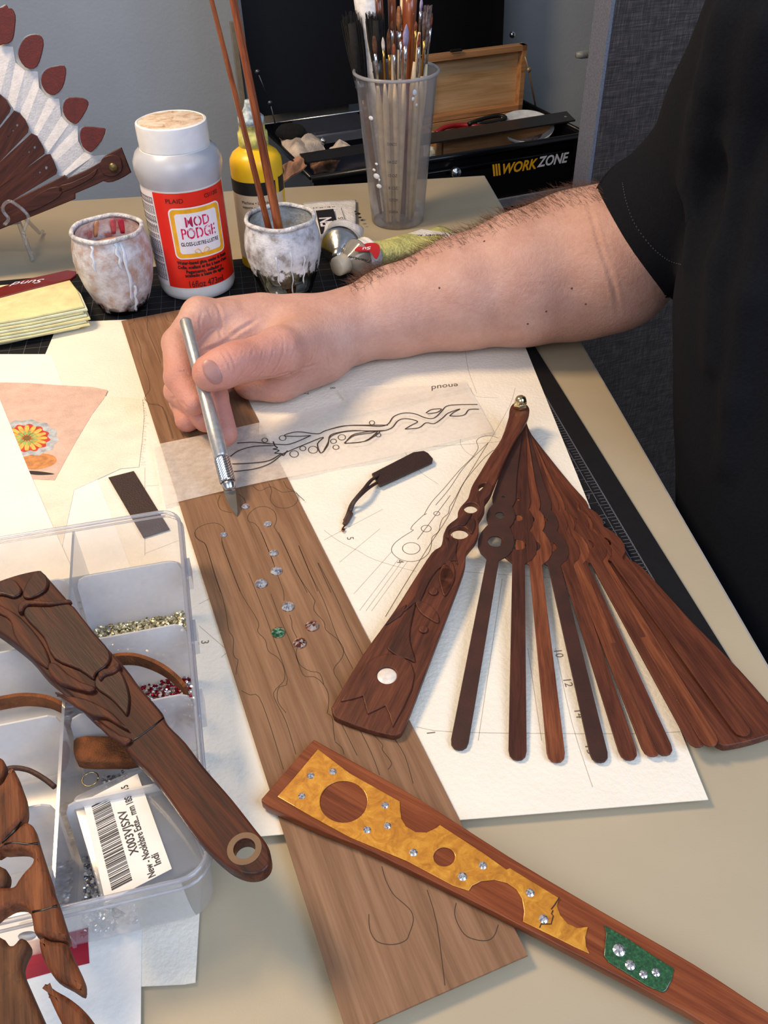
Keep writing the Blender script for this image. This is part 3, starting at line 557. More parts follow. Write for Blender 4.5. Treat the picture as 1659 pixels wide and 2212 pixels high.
lines('berry_drawing', [ell_px(*c6((x, y))[0], r/2.765, r*.75/2.765, 18) for x, y, r in ((365, 1468, 17), (472, 1455, 20), (540, 1550, 26), (592, 1517, 18), (653, 1525, 28), (775, 1474, 18), (825, 1451, 22), (790, 1510, 18), (1005, 1364, 16), (1043, 1437, 15))], lambda X, Y: zt(X, Y)+.03, .06, m_pencil2, TRC)
V, F = text_vf('enoud', .85, shear=.2); p = at(962, 835, zt); V = put(V, p, (-1, -.15, 0), (.15, -1, 0), (0, 0, 1)); V[:, 2] = [zt(v[0], v[1])+.03 for v in V]; mesh('handwriting', V, F, m_pencil, TRC, smooth=False)
# ---- leather tag with cord
m_tag = plain('tag_leather', (44, 24, 20), .5, bmp=.15, bs=8)
TG = thing('leather_tag', 'dark brown leather tag with short knotted cord on the watercolour sheet', 'tag', at(870, 1010, ZS))
q = C5((342, 668), (640, 515), (715, 505), (745, 520), (780, 560), (775, 585), (400, 755)); P = ats(q, ZS+.45)
plate('tab', [[p[:2] for p in P]], lambda X, Y: ZS+.2, .2, m_tag, TG, .03)
for o_, q in ((0, ((410, 675), (340, 720), (290, 780), (230, 850), (195, 900), (170, 970), (150, 1010))), (1, ((395, 730), (330, 770), (270, 820), (215, 880), (190, 940), (165, 990), (152, 1020)))):
    P = [at(*c, ZS+.25+.5*math.sin(math.pi*min(1, i/4.))) for i, c in enumerate(C5(*q))]; b = MB(); b.tube(catmull(P, 5, False), .14, 8, flat=.55); b.build('cord', m_tag, TG)
P = [at(*c, ZS+.2) for c in C5((190, 960), (160, 1015), (148, 1035))]; b = MB(); b.tube(P, [.2, .2, .16], 10); b.build('cord_wrap', plain('copper_thread', (92, 60, 50), .4, bmp=.6, bs=30), TG)
P = [at(*c, ZS+.14) for c in C5((150, 1045), (138, 1060), (130, 1078), (138, 1086), (146, 1070))]; b = MB(); b.tube(catmull(P, 4, False), .06, 6); b.build('wire_loop', plain('copper', (150, 100, 76), .3, 1.), TG)
# ---- rhinestones on the veneer
def gem_mb(c, r, h, seg=12):
    b = MB(); c = np.array(c, float); V = [c+[0, 0, h]]
    for k, (rr, z) in enumerate(((r*.55, h*.97), (r*.98, h*.42), (r, 0))):
        for i in range(seg): a = 2*math.pi*(i+.5*k)/seg; V.append(c+[rr*math.cos(a), rr*math.sin(a), z])
    F = [(0, 1+i, 1+(i+1) % seg) for i in range(seg)]
    for k in (0, 1):
        for i in range(seg):
            i2 = (i+1) % seg; a, a2 = 1+k*seg+i, 1+k*seg+i2; c_, c2_ = 1+(k+1)*seg+i, 1+(k+1)*seg+i2; F += [(a, c_, a2), (a2, c_, c2_)]
    F.append(tuple(1+2*seg+i for i in range(seg-1, -1, -1)))
    b.add(V, F); return b
def gemmat(name, c1, c2, c3):
    m, t, b_ = nt(name); g = N(t, 'ShaderNodeNewGeometry'); 
    v = N(t, 'ShaderNodeTexVoronoi'); v.inputs['Scale'].default_value = 9; t.links.new(coords(t), v.inputs['Vector'])
    dn = N(t, 'ShaderNodeTexWhiteNoise'); t.links.new(g.outputs['True Normal'], dn.inputs['Vector'])
    t.links.new(ramp(t, dn.outputs[0], [(.2, c1), (.5, c2), (.8, c3)]), b_.inputs['Base Color']); b_.inputs['Metallic'].default_value = .75; b_.inputs['Roughness'].default_value = .08; b_.inputs['Coat Weight'].default_value = 1; return m
g_cl = gemmat('crystal_clear', (150, 150, 165), (225, 225, 235), (255, 250, 240)); g_gr = gemmat('crystal_green', (40, 90, 60), (90, 160, 110), (190, 230, 190)); g_am = gemmat('crystal_amber', (110, 50, 30), (190, 110, 80), (240, 225, 210))
gl = [(530, 1094, 9, g_cl, 'tiny clear rhinestone just right of the knife blade tip'), (578, 1132, 9, g_cl, 'small clear rhinestone inside the pencilled round head, below the blade'), (483, 1155, 8, g_cl, 'smallest clear rhinestone at the left side of the veneer board'),
      (591, 1195, 10, g_cl, 'clear rhinestone in the middle of the board, above two larger ones'), (597, 1234, 13, g_cl, 'clear rhinestone upper right of the close pair on the board'), (564, 1261, 14, g_cl, 'clear rhinestone lower left of the close pair, bluish glint'),
      (622, 1311, 14, g_cl, 'large clear rhinestone directly above the green one'), (601, 1367, 15, g_gr, 'green rhinestone on the veneer board'), (674, 1353, 15, g_am, 'amber rhinestone nearer the right side of the board'), (647, 1390, 15, g_am, 'amber rhinestone lowest of the loose stones on the board')]
for x, y, r, mt, lb in gl:
    p = at(x, y, ZB+.01); s = FPX/((p-np.array([0, 0, CAMH]))@_F); gem_mb(p, r/s, .45*r/s).build('rhinestone', mt, None, smooth=False, label=lb, cat='rhinestone', group='loose rhinestones on the veneer board')
# ================= the wooden fan
w_dk = wood('walnut_dark', (50, 25, 18), (66, 34, 24), (82, 44, 31), .5, .05, 1.2, .1, 12)
w_md = wood('walnut_mid', (62, 30, 20), (84, 43, 28), (106, 57, 37), .5, .05, 1.2, .1, 12)
w_lt = wood('walnut_light', (78, 38, 24), (106, 56, 34), (134, 76, 46), .48, .08, 1.2, .12, 12)
w_pl = plain('walnut_sanded', (58, 29, 19), .55, var=.12, vs_=.8, bmp=.06, bs=10)
PV = at(1123, 884, 2.35)[:2]; LEN = 27.5
def dirn(a): return np.array([math.cos(a), math.sin(a)]), np.array([-math.sin(a), math.cos(a)])
FAN = thing('folding_fan', 'unfinished brown wooden folding fan with brass cap nut, spread on paper', 'fan', (PV[0], PV[1], ZS))
ends = [(990, 1618), (1118, 1640), (1203, 1645), (1298, 1645), (1362, 1640), (1413, 1632), (1440, 1630), (1512, 1612), (1540, 1610), (1612, 1588)]
half = [(-.42, .0), (-.4, .2), (-.2, .38), (0, .42), (2.5, .45), (5.5, .52), (7.4, .6), (8.6, .71), (9.2, .75), (9.65, .68), (9.86, .6), (10.05, .7), (10.4, .84), (10.85, .89), (11.3, .84), (11.6, .72), (11.74, .66), (12.0, .8), (12.5, 1.0), (13.1, 1.1), (13.7, 1.04), (14.2, .8), (14.45, .52), (14.62, .37), (20, .40), (27.0, .44), (27.3, .38), (27.48, .2), (27.52, 0)]
mats = [w_pl, w_dk, w_lt, w_pl, w_md, w_lt, w_md, w_md, w_lt, w_md]
ST = .125; zg = ZS+.02+.5
zend = [.42, .42, .44, .46, .5, .56, .6, .78, .82, zg+.03]
for k, e in enumerate(ends):
    zp = zg+(9-k)*ST+.01; E = at(*e, zend[k]+ST)[:2]; a = math.atan2(*(E-PV)[::-1]); dx, dy = dirn(a); L = np.linalg.norm(E-PV)
    ol = [PV+dx*s*(L/LEN)+dy*t for s, t in half]+[PV+dx*s*(L/LEN)-dy*t for s, t in half[-2:0:-1]]
    holes = [[(PV+dx*(c+r*math.cos(q))+dy*(-.04+r*math.sin(q))) for q in np.linspace(0, 2*math.pi, 24, endpoint=False)] for c, r in ((9.15, .12), (10.85, .3), (13.2, .47))]
    za = zend[k]; zf = lambda X, Y, zp=zp, za=za, dx=dx: zp+(za-zp)*max(0, ((X-PV[0])*dx[0]+(Y-PV[1])*dx[1]))/LEN
    plate('stick', [ol]+holes, zf, ST, mats[k], FAN, .018, ang=a)
zL0 = zg+10*ST+.02; zL1 = ZB+.03; TG_ = .42
aL = math.atan2(*(at(790, 1500, zL1+TG_)[:2]-PV)[::-1]); dL, nL = dirn(aL)
zfL = lambda X, Y: zL0+(zL1-zL0)*max(0, ((X-PV[0])*dL[0]+(Y-PV[1])*dL[1]))/LEN
zfLt = lambda X, Y: zfL(X, Y)+TG_
gpx = [(1131, 868), (1117, 866), (1104, 876), (1100, 890), (1099, 900), (1083, 947), (1059, 983), (1037.5, 1019), (1019.5, 1049), (1012, 1073), (1005, 1083), (995, 1094), (989, 1106), (988, 1117), (976, 1127), (964, 1141), (958, 1153), (956, 1167), (951, 1180), (932, 1194), (893, 1254), (851, 1320), (781, 1418), (722, 1517), (716.5, 1530), (719, 1542), (730, 1552), (790, 1574), (845, 1588), (860, 1586), (869, 1578), (886.9, 1538), (930, 1424), (968, 1324.7), (1001.4, 1234), (1006, 1205), (1007, 1194), (1016, 1182), (1028, 1167), (1034, 1148), (1034, 1126), (1041, 1113), (1047, 1100), (1047, 1086), (1058, 1070), (1066, 1052), (1077, 1025), (1089, 998), (1110, 955), (1131, 919), (1142, 896), (1143, 880)]
gol = [p[:2] for p in catmull(ats(gpx, zfLt), 3)]
def hol(cx, cy, rx, ry, n=28): return [at(x, y, zfLt)[:2] for x, y in ell_px(cx, cy, rx, ry, n)[:-1]]
gh = [hol(993, 1150, 20, 13.5), hol(1017, 1096, 15.5, 11.5), [p[:2] for p in catmull(ats([(1034, 1050), (1042, 1043), (1050, 1044), (1046, 1054), (1041, 1062), (1035, 1059)], zfLt), 3)], hol(836, 1461, 21, 18)]
GL = plate('carved_guard', [gol]+gh, zfL, TG_, w_md, FAN, .07, ang=aL, label='thick carved left guard with tulip and leaves')
pc = at(836, 1461, zfLt); b = MB(); b.lathe([(0, .43), (.5, .43), (.56, .38), (.57, 0)], (pc[0], pc[1], zfL(pc[0], pc[1])+.02), 36); b.build('shell_inlay', plain('mother_of_pearl', (226, 216, 204), .25, var=.05, vs_=5, coat=.5), GL, label='round white shell inlay')
K7 = lambda *p: crop(700, 1180, 3.318, p)
def relief(name, px, th=.09, mat=w_md, par=GL, zf=zfLt, sm=3, bev=.05, sink=.02, ang=aL, **k):
    P = ats(px, zf); P = catmull(P, sm) if sm > 1 else P
    return plate(name, [[p[:2] for p in P]], lambda X, Y: zf(X, Y)-sink, th+sink, mat, par, bev, ang, **k)
relief('tulip', K7((120, 1120), (200, 1000), (290, 850), (380, 790), (470, 770), (560, 790), (630, 845), (650, 920), (620, 1050), (560, 1180), (492, 1300), (470, 1220), (435, 1148), (375, 1180), (310, 1208), (285, 1130), (278, 1080), (200, 1100)), sm=1) if False else None
tp = K7((120, 1118), (175, 1040), (240, 930), (300, 850), (380, 795), (470, 775), (560, 795), (625, 845), (650, 920), (630, 1030), (570, 1160), (492, 1302), (468, 1215), (437, 1148), (375, 1178), (312, 1208), (292, 1140), (278, 1078), (200, 1102))
hp_ = [at(x, y, zfLt)[:2] for x, y in ell_px(836, 1461, 21.5, 18.5, 28)[:-1]]
plate('tulip', [[p[:2] for p in ats(tp, zfLt)], hp_], lambda X, Y: zfLt(X, Y)-.02, .12, w_md, GL, .055, ang=aL)
relief('stem', K7((470, 755), (455, 720), (500, 640), (560, 540), (600, 470), (655, 415), (625, 560), (615, 680), (655, 830), (600, 815), (530, 795)), .11, w_dk)
relief('stem', K7((560, 480), (640, 380), (690, 330), (730, 240), (800, 170), (850, 135), (880, 20), (860, -60), (930, -40), (950, 20), (920, 100), (850, 140), (760, 230), (700, 320), (690, 385), (650, 410)), .09, w_dk)
relief('leaf', K7((655, 410), (700, 400), (760, 430), (815, 490), (820, 555), (760, 530), (690, 480)), .1, w_md)
relief('leaf', K7((850, 140), (900, 150), (935, 215), (920, 280), (865, 365), (835, 290), (822, 220)), .1, w_md)
relief('leaf', K7((560, 490), (520, 520), (460, 560), (440, 560), (500, 490), (590, 420)), .08, w_dk)
for x, y in ((936, 1279), (914.5, 1361)): relief('berry', ell_px(x, y, 10, 8, 20)[:-1], .12, w_md, sm=1)
relief('vine', C5((1170, 740), (1200, 770), (1215, 750), (1190, 830), (1150, 870), (1150, 930), (1110, 1000), (1100, 1000), (1120, 930), (1110, 870), (1100, 820), (1130, 790)), .1, w_dk)
relief('vine', C5((1060, 965), (1000, 985), (940, 1010), (880, 1060), (862, 1130), (900, 1180), (905, 1150), (895, 1090), (960, 1050), (1010, 1045)), .09, w_dk)
relief('leaf', C5((1040, 1010), (1075, 1000), (1085, 1050), (1060, 1110), (1035, 1080), (1025, 1040)), .1, w_dk)
relief('vine', C5((960, 1150), (940, 1240), (950, 1330), (935, 1300), (850, 1330), (760, 1440), (690, 1590), (660, 1560), (700, 1430), (800, 1290), (860, 1220), (870, 1170)), .08, w_dk)
relief('leaf', C5((860, 1340), (900, 1300), (935, 1360), (930, 1450), (865, 1555), (830, 1460), (830, 1390)), .1, w_md)
# right guard = the left one mirrored
zR = ZS+.02; inner = at(1556, 1621, zR+.4)[:2]; li = at(869, 1582, zfLt)[:2]
st_ = [((np.array(p)-PV)@dL, (np.array(p)-PV)@nL) for p in gol]; ls, lt2 = (li-PV)@dL, (li-PV)@nL
aR = math.atan2(*(inner-PV)[::-1])-math.atan2(-lt2, ls); dR, nR = dirn(aR)
hR = [[tuple(PV+dR*((np.array(p)-PV)@dL)-nR*((np.array(p)-PV)@nL)) for p in h] for h in gh[:3]]
plate('plain_guard', [[tuple(PV+dR*s-nR*t) for s, t in st_]]+hR, zR, .48, w_md, FAN, .06, ang=aR, label='wide right guard at the bottom of the stack')
# pivot post and cap nut
m_brass = plain('brass', (214, 196, 150), .18, 1., var=.03); zt0 = zL0+TG_
b = MB(); b.lathe([(.18, ZS+.0), (.18, zt0+.1)], (PV[0], PV[1], 0), 16); b.build('pivot_rod', m_brass, FAN)
b = MB(); hx = [(PV[0]+.5*math.cos(math.pi/3*i+.3), PV[1]+.5*math.sin(math.pi/3*i+.3)) for i in range(6)]
V, F = plate_vf([hx], .42, .05); V[:, 2] += zt0+.01; b.add(V, F); b.lathe([(.42, 0), (.41, .2), (.33, .38), (.18, .49), (0, .52)], (PV[0], PV[1], zt0+.42), 32); b.build('cap_nut', m_brass, FAN, autos=35, label='brass domed cap nut')
# ================= gold inlay guard
w_red = wood('redwood', (92, 42, 20), (118, 58, 30), (140, 76, 42), .4, .15, 1.1, .08, 16)
zG = ZB+.02; tG = .5; ZG = zG+tG
ga = math.radians(-33.42)
GG = plate('gilded_guard', [[p[:2] for p in catmull(ats([(690, 1604), (681, 1599), (672, 1603), (620, 1662), (571, 1718), (565, 1727), (569, 1735), (600, 1752), (700, 1797), (800, 1838), (1000, 1936), (1155, 2015), (1290, 2085), (1480, 2185), (1700, 2310), (1900, 2300), (1800, 2265), (1659, 2186), (1500, 2083), (1300, 1968), (1100, 1850), (900, 1722), (760, 1643)], ZG), 3)]], zG, tG, w_red, None, .06, ang=ga, label='reddish wood fan guard with gold and green gemmed inlay', cat='fan guard')
def gold():
    m, t, b_ = nt('gold_resin'); v = coords(t); f = noise(t, v, 1.4, 8, .68, 1.2)
    t.links.new(ramp(t, f, [(.3, (158, 98, 16)), (.5, (196, 130, 28)), (.64, (216, 154, 46)), (.8, (240, 192, 90))]), b_.inputs['Base Color'])
    b_.inputs['Roughness'].default_value = .42; b_.inputs['Metallic'].default_value = .2; b_.inputs['Coat Weight'].default_value = .9; b_.inputs['Coat Roughness'].default_value = .06; return m
KG = lambda *p: crop(540, 1550, 2.9625, p); KR = lambda *p: crop(1000, 1700, 2.5175, p)
go = KG((435, 205), (560, 300), (640, 360), (800, 450), (960, 540), (962, 590), (970, 650), (1000, 700), (1060, 735), (1130, 738), (1190, 710), (1215, 690), (1340, 770), (1500, 875), (1640, 975))+KR((255, 443), (340, 495), (520, 605), (512, 650), (530, 700), (570, 745), (620, 768), (680, 762), (665, 820), (670, 870), (688, 910), (600, 870), (500, 820), (325, 735), (332, 680), (320, 610), (290, 560), (240, 525), (170, 508), (100, 515), (50, 540))+KG((1400, 1112), (1300, 1080), (1000, 920), (640, 770), (400, 640), (175, 510), (290, 380))
def zGt(X, Y): return ZG
gr_px = [at(*p, ZG)[:2] for p in go]
h1 = [at(*p, ZG)[:2] for p in ell_px(742, 1733, 51, 45, 36)[:-1]]; h2 = [at(*p, ZG)[:2] for p in ell_px(959.5, 1852, 23, 20.5, 28)[:-1]]
m_gold = gold()
plate('gold_inlay', [gr_px, h1, h2], ZG-.01, .07, m_gold, GG, .03, label='glittery gold resin panel')
def green():
    m, t, b_ = nt('green_resin'); f = noise(t, coords(t), 9, 5, .7)
    t.links.new(ramp(t, f, [(.35, (16, 52, 26)), (.55, (30, 84, 44)), (.75, (70, 130, 84))]), b_.inputs['Base Color']); b_.inputs['Roughness'].default_value = .35; b_.inputs['Coat Weight'].default_value = .9; b_.inputs['Coat Roughness'].default_value = .08; return m
plate('green_inlay', [[at(*p, ZG)[:2] for p in KR((768, 752), (900, 830), (1050, 930), (1148, 990), (1135, 1050), (1105, 1108), (1085, 1120), (1000, 1085), (880, 1010), (790, 955), (765, 920), (772, 850), (778, 800))]], ZG-.01, .07, green(), GG, .03, label='green enamel panel')
for i, (x, y, r) in enumerate([(671, 1676, 8), (719, 1667, 8), (652, 1720, 8), (832, 1740, 8), (793, 1793, 8.5), (837, 1784, 8), (893, 1842, 9), (1043, 1870, 9), (999, 1894, 10), (1145, 1929, 9.5), (1174, 1986, 10), (1337, 2053, 13.5), (1361, 2085, 11), (1390, 2105, 9), (1417, 2101, 9)]):
    p = at(x, y, ZG+.05); s = FPX/((p-np.array([0, 0, CAMH]))@_F); gem_mb(p, r/s, .4*r/s).build('rhinestone', g_cl, GG, smooth=False)
b = MB()
for q in (KR((525, 600), (500, 640), (480, 665)), KR((490, 670), (482, 690), (492, 700), (480, 745), (425, 745), (418, 765))):
    P = ats(q, ZG+.075); b.ribbon(P, .05)
b.build('crack', plain('crack_dark', (60, 32, 12), .7), GG, smooth=False, kind='stuff')
# ================= folding fan of pale yellow cloth, folded, at the left edge
m_pleat = plain('pleat_cloth', (224, 214, 160), .85, var=.07, vs_=.6, bmp=.2, bs=8); m_pleat2 = plain('pleat_cloth_pale', (214, 218, 188), .85, var=.08, vs_=.7, bmp=.2, bs=8)
FF = thing('folded_fan', 'closed yellow pleated fan with red guard lying at the left edge', 'fan', at(60, 730, ZM))
ztop = 2.35
for i in range(9):
    z = ztop-.13-i*.235; x = 6*math.sin(i*2.1)
    ol = [at(-230, 640-0*i, ztop)[:2], at(149+x*.3, 603, ztop)[:2], at(168+x, 630, ztop)[:2], at(182+x, 662, ztop)[:2], at(60, 687, ztop)[:2], at(-230, 735, ztop)[:2]]
    sh = np.array([.09, -.19])*i*.55 + (np.array([-1.2, .05])*max(0, i-6)); ol = [o_+sh for o_ in ol]
    plate('pleat', [ol], z, .2, m_pleat if i % 2 == 0 else m_pleat2, FF, .06)
m_redg = plain('red_lacquer', (112, 26, 22), .32, coat=.4)
plate('guard', [[p[:2] for p in ats([(-230, 672), (0, 620), (50, 604), (145, 583), (164, 585), (164, 593), (152, 602), (60, 625), (0, 641), (-230, 705)], ztop+.2)]], ztop-.06, .25, m_redg, FF, .06, label='red lacquered guard on top')
V, F = text_vf('Sund', 1.1, shear=.5, sx=1.3); V = put(V, at(64, 609, ztop+.21), (-.97, -.2, 0), (.2, -.97, 0), (0, 0, 1)); mesh('lettering', V, F, m_whi, FF, smooth=False)
# ================= fan shown on a clear stand, top left
PP0 = at(-236, 590, 1.2); lean = math.radians(10); pnn = np.array([.10, -math.cos(lean), math.sin(lean)]); pnn /= np.linalg.norm(pnn)
pex = np.cross([0, 0, 1.], pnn)*1.; pex /= np.linalg.norm(pex); pey = np.cross(pnn, pex)
def onp(x, y, off=0.):
    P = aty(x, y, 0, PP0+pnn*off, pnn); return ((P-PP0)@pex, (P-PP0)@pey)
def pplate(name, px, off, th, mat, par, bev=0., sm=0, sc=2.9625, org=(0, 0), holes=(), ang=0, **k):
    Q = [onp(org[0]+a/sc, org[1]+c/sc, off+th) for a, c in px]; Q = [p[:2] for p in catmull([(q[0], q[1], 0) for q in Q], sm)] if sm else Q
    V, F = plate_vf([Q]+list(holes), th, bev); gc = V.copy(); ca, sa = math.cos(-ang), math.sin(-ang); gc[:, 0], gc[:, 1] = V[:, 0]*ca-V[:, 1]*sa, V[:, 0]*sa+V[:, 1]*ca
    W_ = PP0+pnn*off+V[:, :1]*pex+V[:, 1:2]*pey+V[:, 2:3]*pnn
    return mesh(name, W_, F, mat, par, autos=40, gc=gc, **k)
SF = thing('display_fan', 'spread fan of dark wood sticks, white cloth and red petal tips', 'fan', PP0-np.array([0, 0, 1.2]))
m_leafc = plain('fan_cloth', (206, 206, 210), .85, var=.04, vs_=1.5, bmp=.15, bs=6); m_tip = plain('tip_red', (86, 20, 17), .55, var=.12, vs_=2, bmp=.1)
w_sf = wood('fan_stick_wood', (48, 22, 18), (66, 32, 25), (84, 44, 33), .4, .1, 1.2, .08, 12)
pv = (-700, 1717)
ridge = [[(-350, -60), (-150, -120), (0, -30), (0, 605)], [(0, 60), (60, 285), (75, 295), (40, 640), (0, 605)]]
strips = [(( -20, 290), (82, 300), (0, 600), (-60, 540)), ((82, 300), (100, 400), (50, 640), (0, 600)), ((100, 400), (160, 452), (90, 705), (50, 640)), ((160, 452), (242, 458), (130, 720), (90, 705)), ((242, 458), (250, 560), (165, 790), (130, 720)), ((250, 560), (310, 628), (205, 855), (165, 790)), ((310, 628), (378, 632), (240, 870), (205, 855)), ((378, 632), (392, 745), (270, 940), (240, 870)), ((392, 745), (440, 795), (300, 988), (270, 940)), ((440, 795), (498, 806), (325, 985), (300, 988)), ((498, 806), (500, 900), (345, 1040), (325, 985)), ((500, 900), (540, 975), (378, 1125), (345, 1040)), ((540, 975), (600, 998), (420, 1125), (378, 1125)), ((600, 998), (700, 988), (640, 1045), (430, 1142))]
pre = [((-20+(-110)*(i+1)+(0 if j else 110), 0), ) for i in range(0) for j in (0, 1)]
for i, (a, b_, c, d) in enumerate(strips):
    # each fold slopes: one side nearer than the other
    Q = [a, b_, c, d]; o1 = .15+.14*(i % 2); o2 = .15+.14*((i+1) % 2)
    offs = [o1, o2, o2, o1]; V = []
    for (x, y), of in zip(Q, offs):
        P = aty(x/2.9625, y/2.9625, 0, PP0+pnn*of, pnn); V.append(P)
    V = np.array(V); V = np.vstack([V, V-pnn*.06]); mesh('cloth_fold', V, [(0, 1, 2, 3), (7, 6, 5, 4), (0, 4, 5, 1), (1, 5, 6, 2), (2, 6, 7, 3), (3, 7, 4, 0)], m_leafc, SF, smooth=False)
qa = onp(-20/2.9625, 290/2.9625, .2); qb = onp(-60/2.9625, 540/2.9625, .2); Ra, Rb_ = math.hypot(*qa), math.hypot(*qb); ta = math.atan2(qa[1], qa[0]); tb = math.atan2(qb[1], qb[0])
for i in range(14):   # the folds go on beyond the picture's edge
    V = []; st0 = math.radians(6.2)
    for k_, r, tt in ((i, Rb_, tb), (i, Ra, ta), (i+1, Ra, ta), (i+1, Rb_, tb)):
        t = tt+k_*st0; V.append(PP0+pex*r*math.cos(t)+pey*r*math.sin(t)+pnn*(.15+.14*(k_ % 2)))
    V = np.array(V); V = np.vstack([V, V-pnn*.06]); mesh('cloth_fold', V, [(0, 1, 2, 3), (7, 6, 5, 4), (0, 4, 5, 1), (1, 5, 6, 2), (2, 6, 7, 3), (3, 7, 4, 0)], m_leafc, SF, smooth=False)
halos = [(190, 335, 96, 122), (335, 520, 92, 108), (478, 710, 92, 98), (590, 895, 90, 96)]
tips = [[(-30, 60), (0, 50), (18, 44), (40, 32), (52, 52), (75, 55), (98, 100), (95, 170), (85, 240), (60, 275), (20, 283), (-30, 275)], [(225, 220), (265, 235), (278, 290), (250, 400), (215, 440), (160, 430), (120, 370), (118, 320), (145, 260), (180, 230)], [(410, 420), (422, 470), (400, 560), (350, 608), (300, 595), (265, 540), (268, 480), (300, 440), (350, 425)], [(440, 625), (530, 628), (565, 655), (555, 700), (500, 785), (470, 790), (430, 765), (403, 715), (408, 660)], [(540, 810), (640, 818), (677, 830), (650, 900), (595, 965), (570, 972), (530, 940), (512, 880), (515, 840)]]
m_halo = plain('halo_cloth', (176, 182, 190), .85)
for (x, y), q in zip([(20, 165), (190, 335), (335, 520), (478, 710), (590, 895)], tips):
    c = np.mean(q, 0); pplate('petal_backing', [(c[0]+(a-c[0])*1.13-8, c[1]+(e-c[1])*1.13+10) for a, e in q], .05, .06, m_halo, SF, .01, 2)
    pplate('petal_tip', q, .5, .18, m_tip, SF, .05, 2)
stk = [[(-60, 560), (0, 605), (40, 640), (68, 690), (60, 720), (0, 800)], [(90, 708), (125, 725), (160, 765), (183, 815), (178, 850)], [(200, 853), (235, 870), (265, 920), (285, 960), (283, 985)], [(290, 990), (320, 985), (345, 1035), (365, 1090), (360, 1115)]]
for i, q in enumerate(stk):
    a = math.atan2(-(q[len(q)//2][1]-pv[1]), q[len(q)//2][0]-pv[0]); dots = []
    if i: 
        e = [None, ((109, 800, 8), (82, 834, 6), (54, 875, 4)), ((221, 942, 8), (184, 972, 6), (150, 998, 4)), ((295, 1073, 9), (253, 1102, 6.5), (217, 1128, 4.5))][i]
        dots = [[onp((x+r*math.cos(t))/2.9625, (y+r*1.2*math.sin(t))/2.9625, .5+.12) for t in np.linspace(0, 2*math.pi, 14, endpoint=False)] for x, y, r in e]
    pplate('stick', [(pv[0]-15, pv[1]-25)]+q+[(pv[0]+15, pv[1]+25)] if i else [(pv[0]-15, pv[1]-25)]+q+[(pv[0], pv[1])], .5, .14, w_sf, SF, .02, holes=dots, ang=a)
    # cloth behind the pierced dots
    if i: pplate('cloth_backing', [(q[0][0]-60, q[0][1]+40), q[1], q[3], (q[-1][0]-60, q[-1][1]+30), (q[0][0]-160, q[0][1]+170)], .38, .05, m_leafc, SF)
for i in range(5):
    t = tb+math.radians(9+i*16); c, s = math.cos(t), math.sin(t); ex_ = pex*c+pey*s; ey_ = -pex*s+pey*c; b = MB(); V = [PP0+ex_*u+ey_*v+pnn*w_ for u, v in ((0, -.4), (Rb_-.6, -2.2), (Rb_+.1, 0), (Rb_-.6, 2.2), (0, .4)) for w_ in (.5, .64)]
    b.add(V, [(0, 2, 4, 6, 8), (9, 7, 5, 3, 1), (0, 1, 3, 2), (2, 3, 5, 4), (4, 5, 7, 6), (6, 7, 9, 8), (8, 9, 1, 0)]); b.build('stick', w_sf, SF, smooth=False, ang=t)
pplate('guard', [(pv[0]-10, pv[1]-40), (410, 1122), (432, 1140), (560, 1085), (640, 1040), (670, 1000), (720, 970), (775, 945), (838, 1105), (800, 1130), (760, 1150), (720, 1165), (690, 1168), (660, 1160), (620, 1180), (480, 1240), (480, 1275), (pv[0]+10, pv[1]+30)], .7, .4, w_sf, SF, .07, ang=math.atan2(500, 1400), label='thick carved lower guard')
for q in ([(640, 1050), (660, 1010), (720, 990), (770, 1010), (780, 1090), (730, 1130), (670, 1120), (645, 1090)], [(380, 1190), (450, 1170), (560, 1120), (620, 1080), (600, 1130), (520, 1180), (430, 1220), (380, 1230)], [(150, 1330), (230, 1250), (330, 1200), (400, 1200), (380, 1260), (260, 1330), (170, 1360)]): pplate('carving', q, 1.1, .1, w_sf, SF, .06, 3)
q = aty(725/2.9625, 1072/2.9625, 0, PP0+pnn*1.2, pnn); b = MB(); b.lathe([(.42, 0), (.42, .08), (.22, .14), (0, .16)], q, 20, pnn); b.build('rivet', plain('brass_dull', (112, 98, 66), .35, .8), SF)
# clear easel
m_acr = clear('acrylic', (215, 220, 228), .16, .06, 0, .2)
ES = thing('fan_easel', 'clear acrylic easel holding the white and red fan', 'stand', at(60, 560, 0))
K4 = lambda *p: crop(0, 400, 2.9625, p)
def easel(dx):
    b = MB()
    q = K4((30, 250), (55, 215), (20, 165), (25, 125), (62, 102), (105, 125), (150, 160), (182, 205), (165, 260), (145, 310)); n = len(q)
    P = [aty(x, y, 0, PP0+pnn*(1.9), pnn)+np.array([dx, 0, 0]) for x, y in q]; b.tube(catmull(P, 4, False), .16, 8)
    f0 = at(70, 559, .2)+np.array([dx, 0, 0]); f1 = at(40, 500, 3.5)*0+np.array([f0[0]-1.2, f0[1]+2.2, 3.2]); b.tube([f0+np.array([0, -.3, 0]), f0, f1, P[0]], [.22, .25, .25, .18], 10)
    f2 = f0+np.array([-1.0, 7.2, 0]); b.tube([f1, f1+np.array([-.2, 1.6, .2]), f2+np.array([0, -1, .2]), f2], [.22, .22, .2, .2], 8); return b
for dx in (0, -13): easel(dx).build('easel_side', m_acr, ES)
b = MB(); f0 = at(70, 559, .2); b.tube([f0+np.array([-1.2, 2.2, 3.0]), f0+np.array([-14.2, 2.2, 3.0])], .2, 8); b.build('cross_bar', m_acr, ES)
b = MB(); bk = aty(280, 412, 91); b.box((bk[0], bk[1], 1.6), (.25, 1.6, 3.2)); 
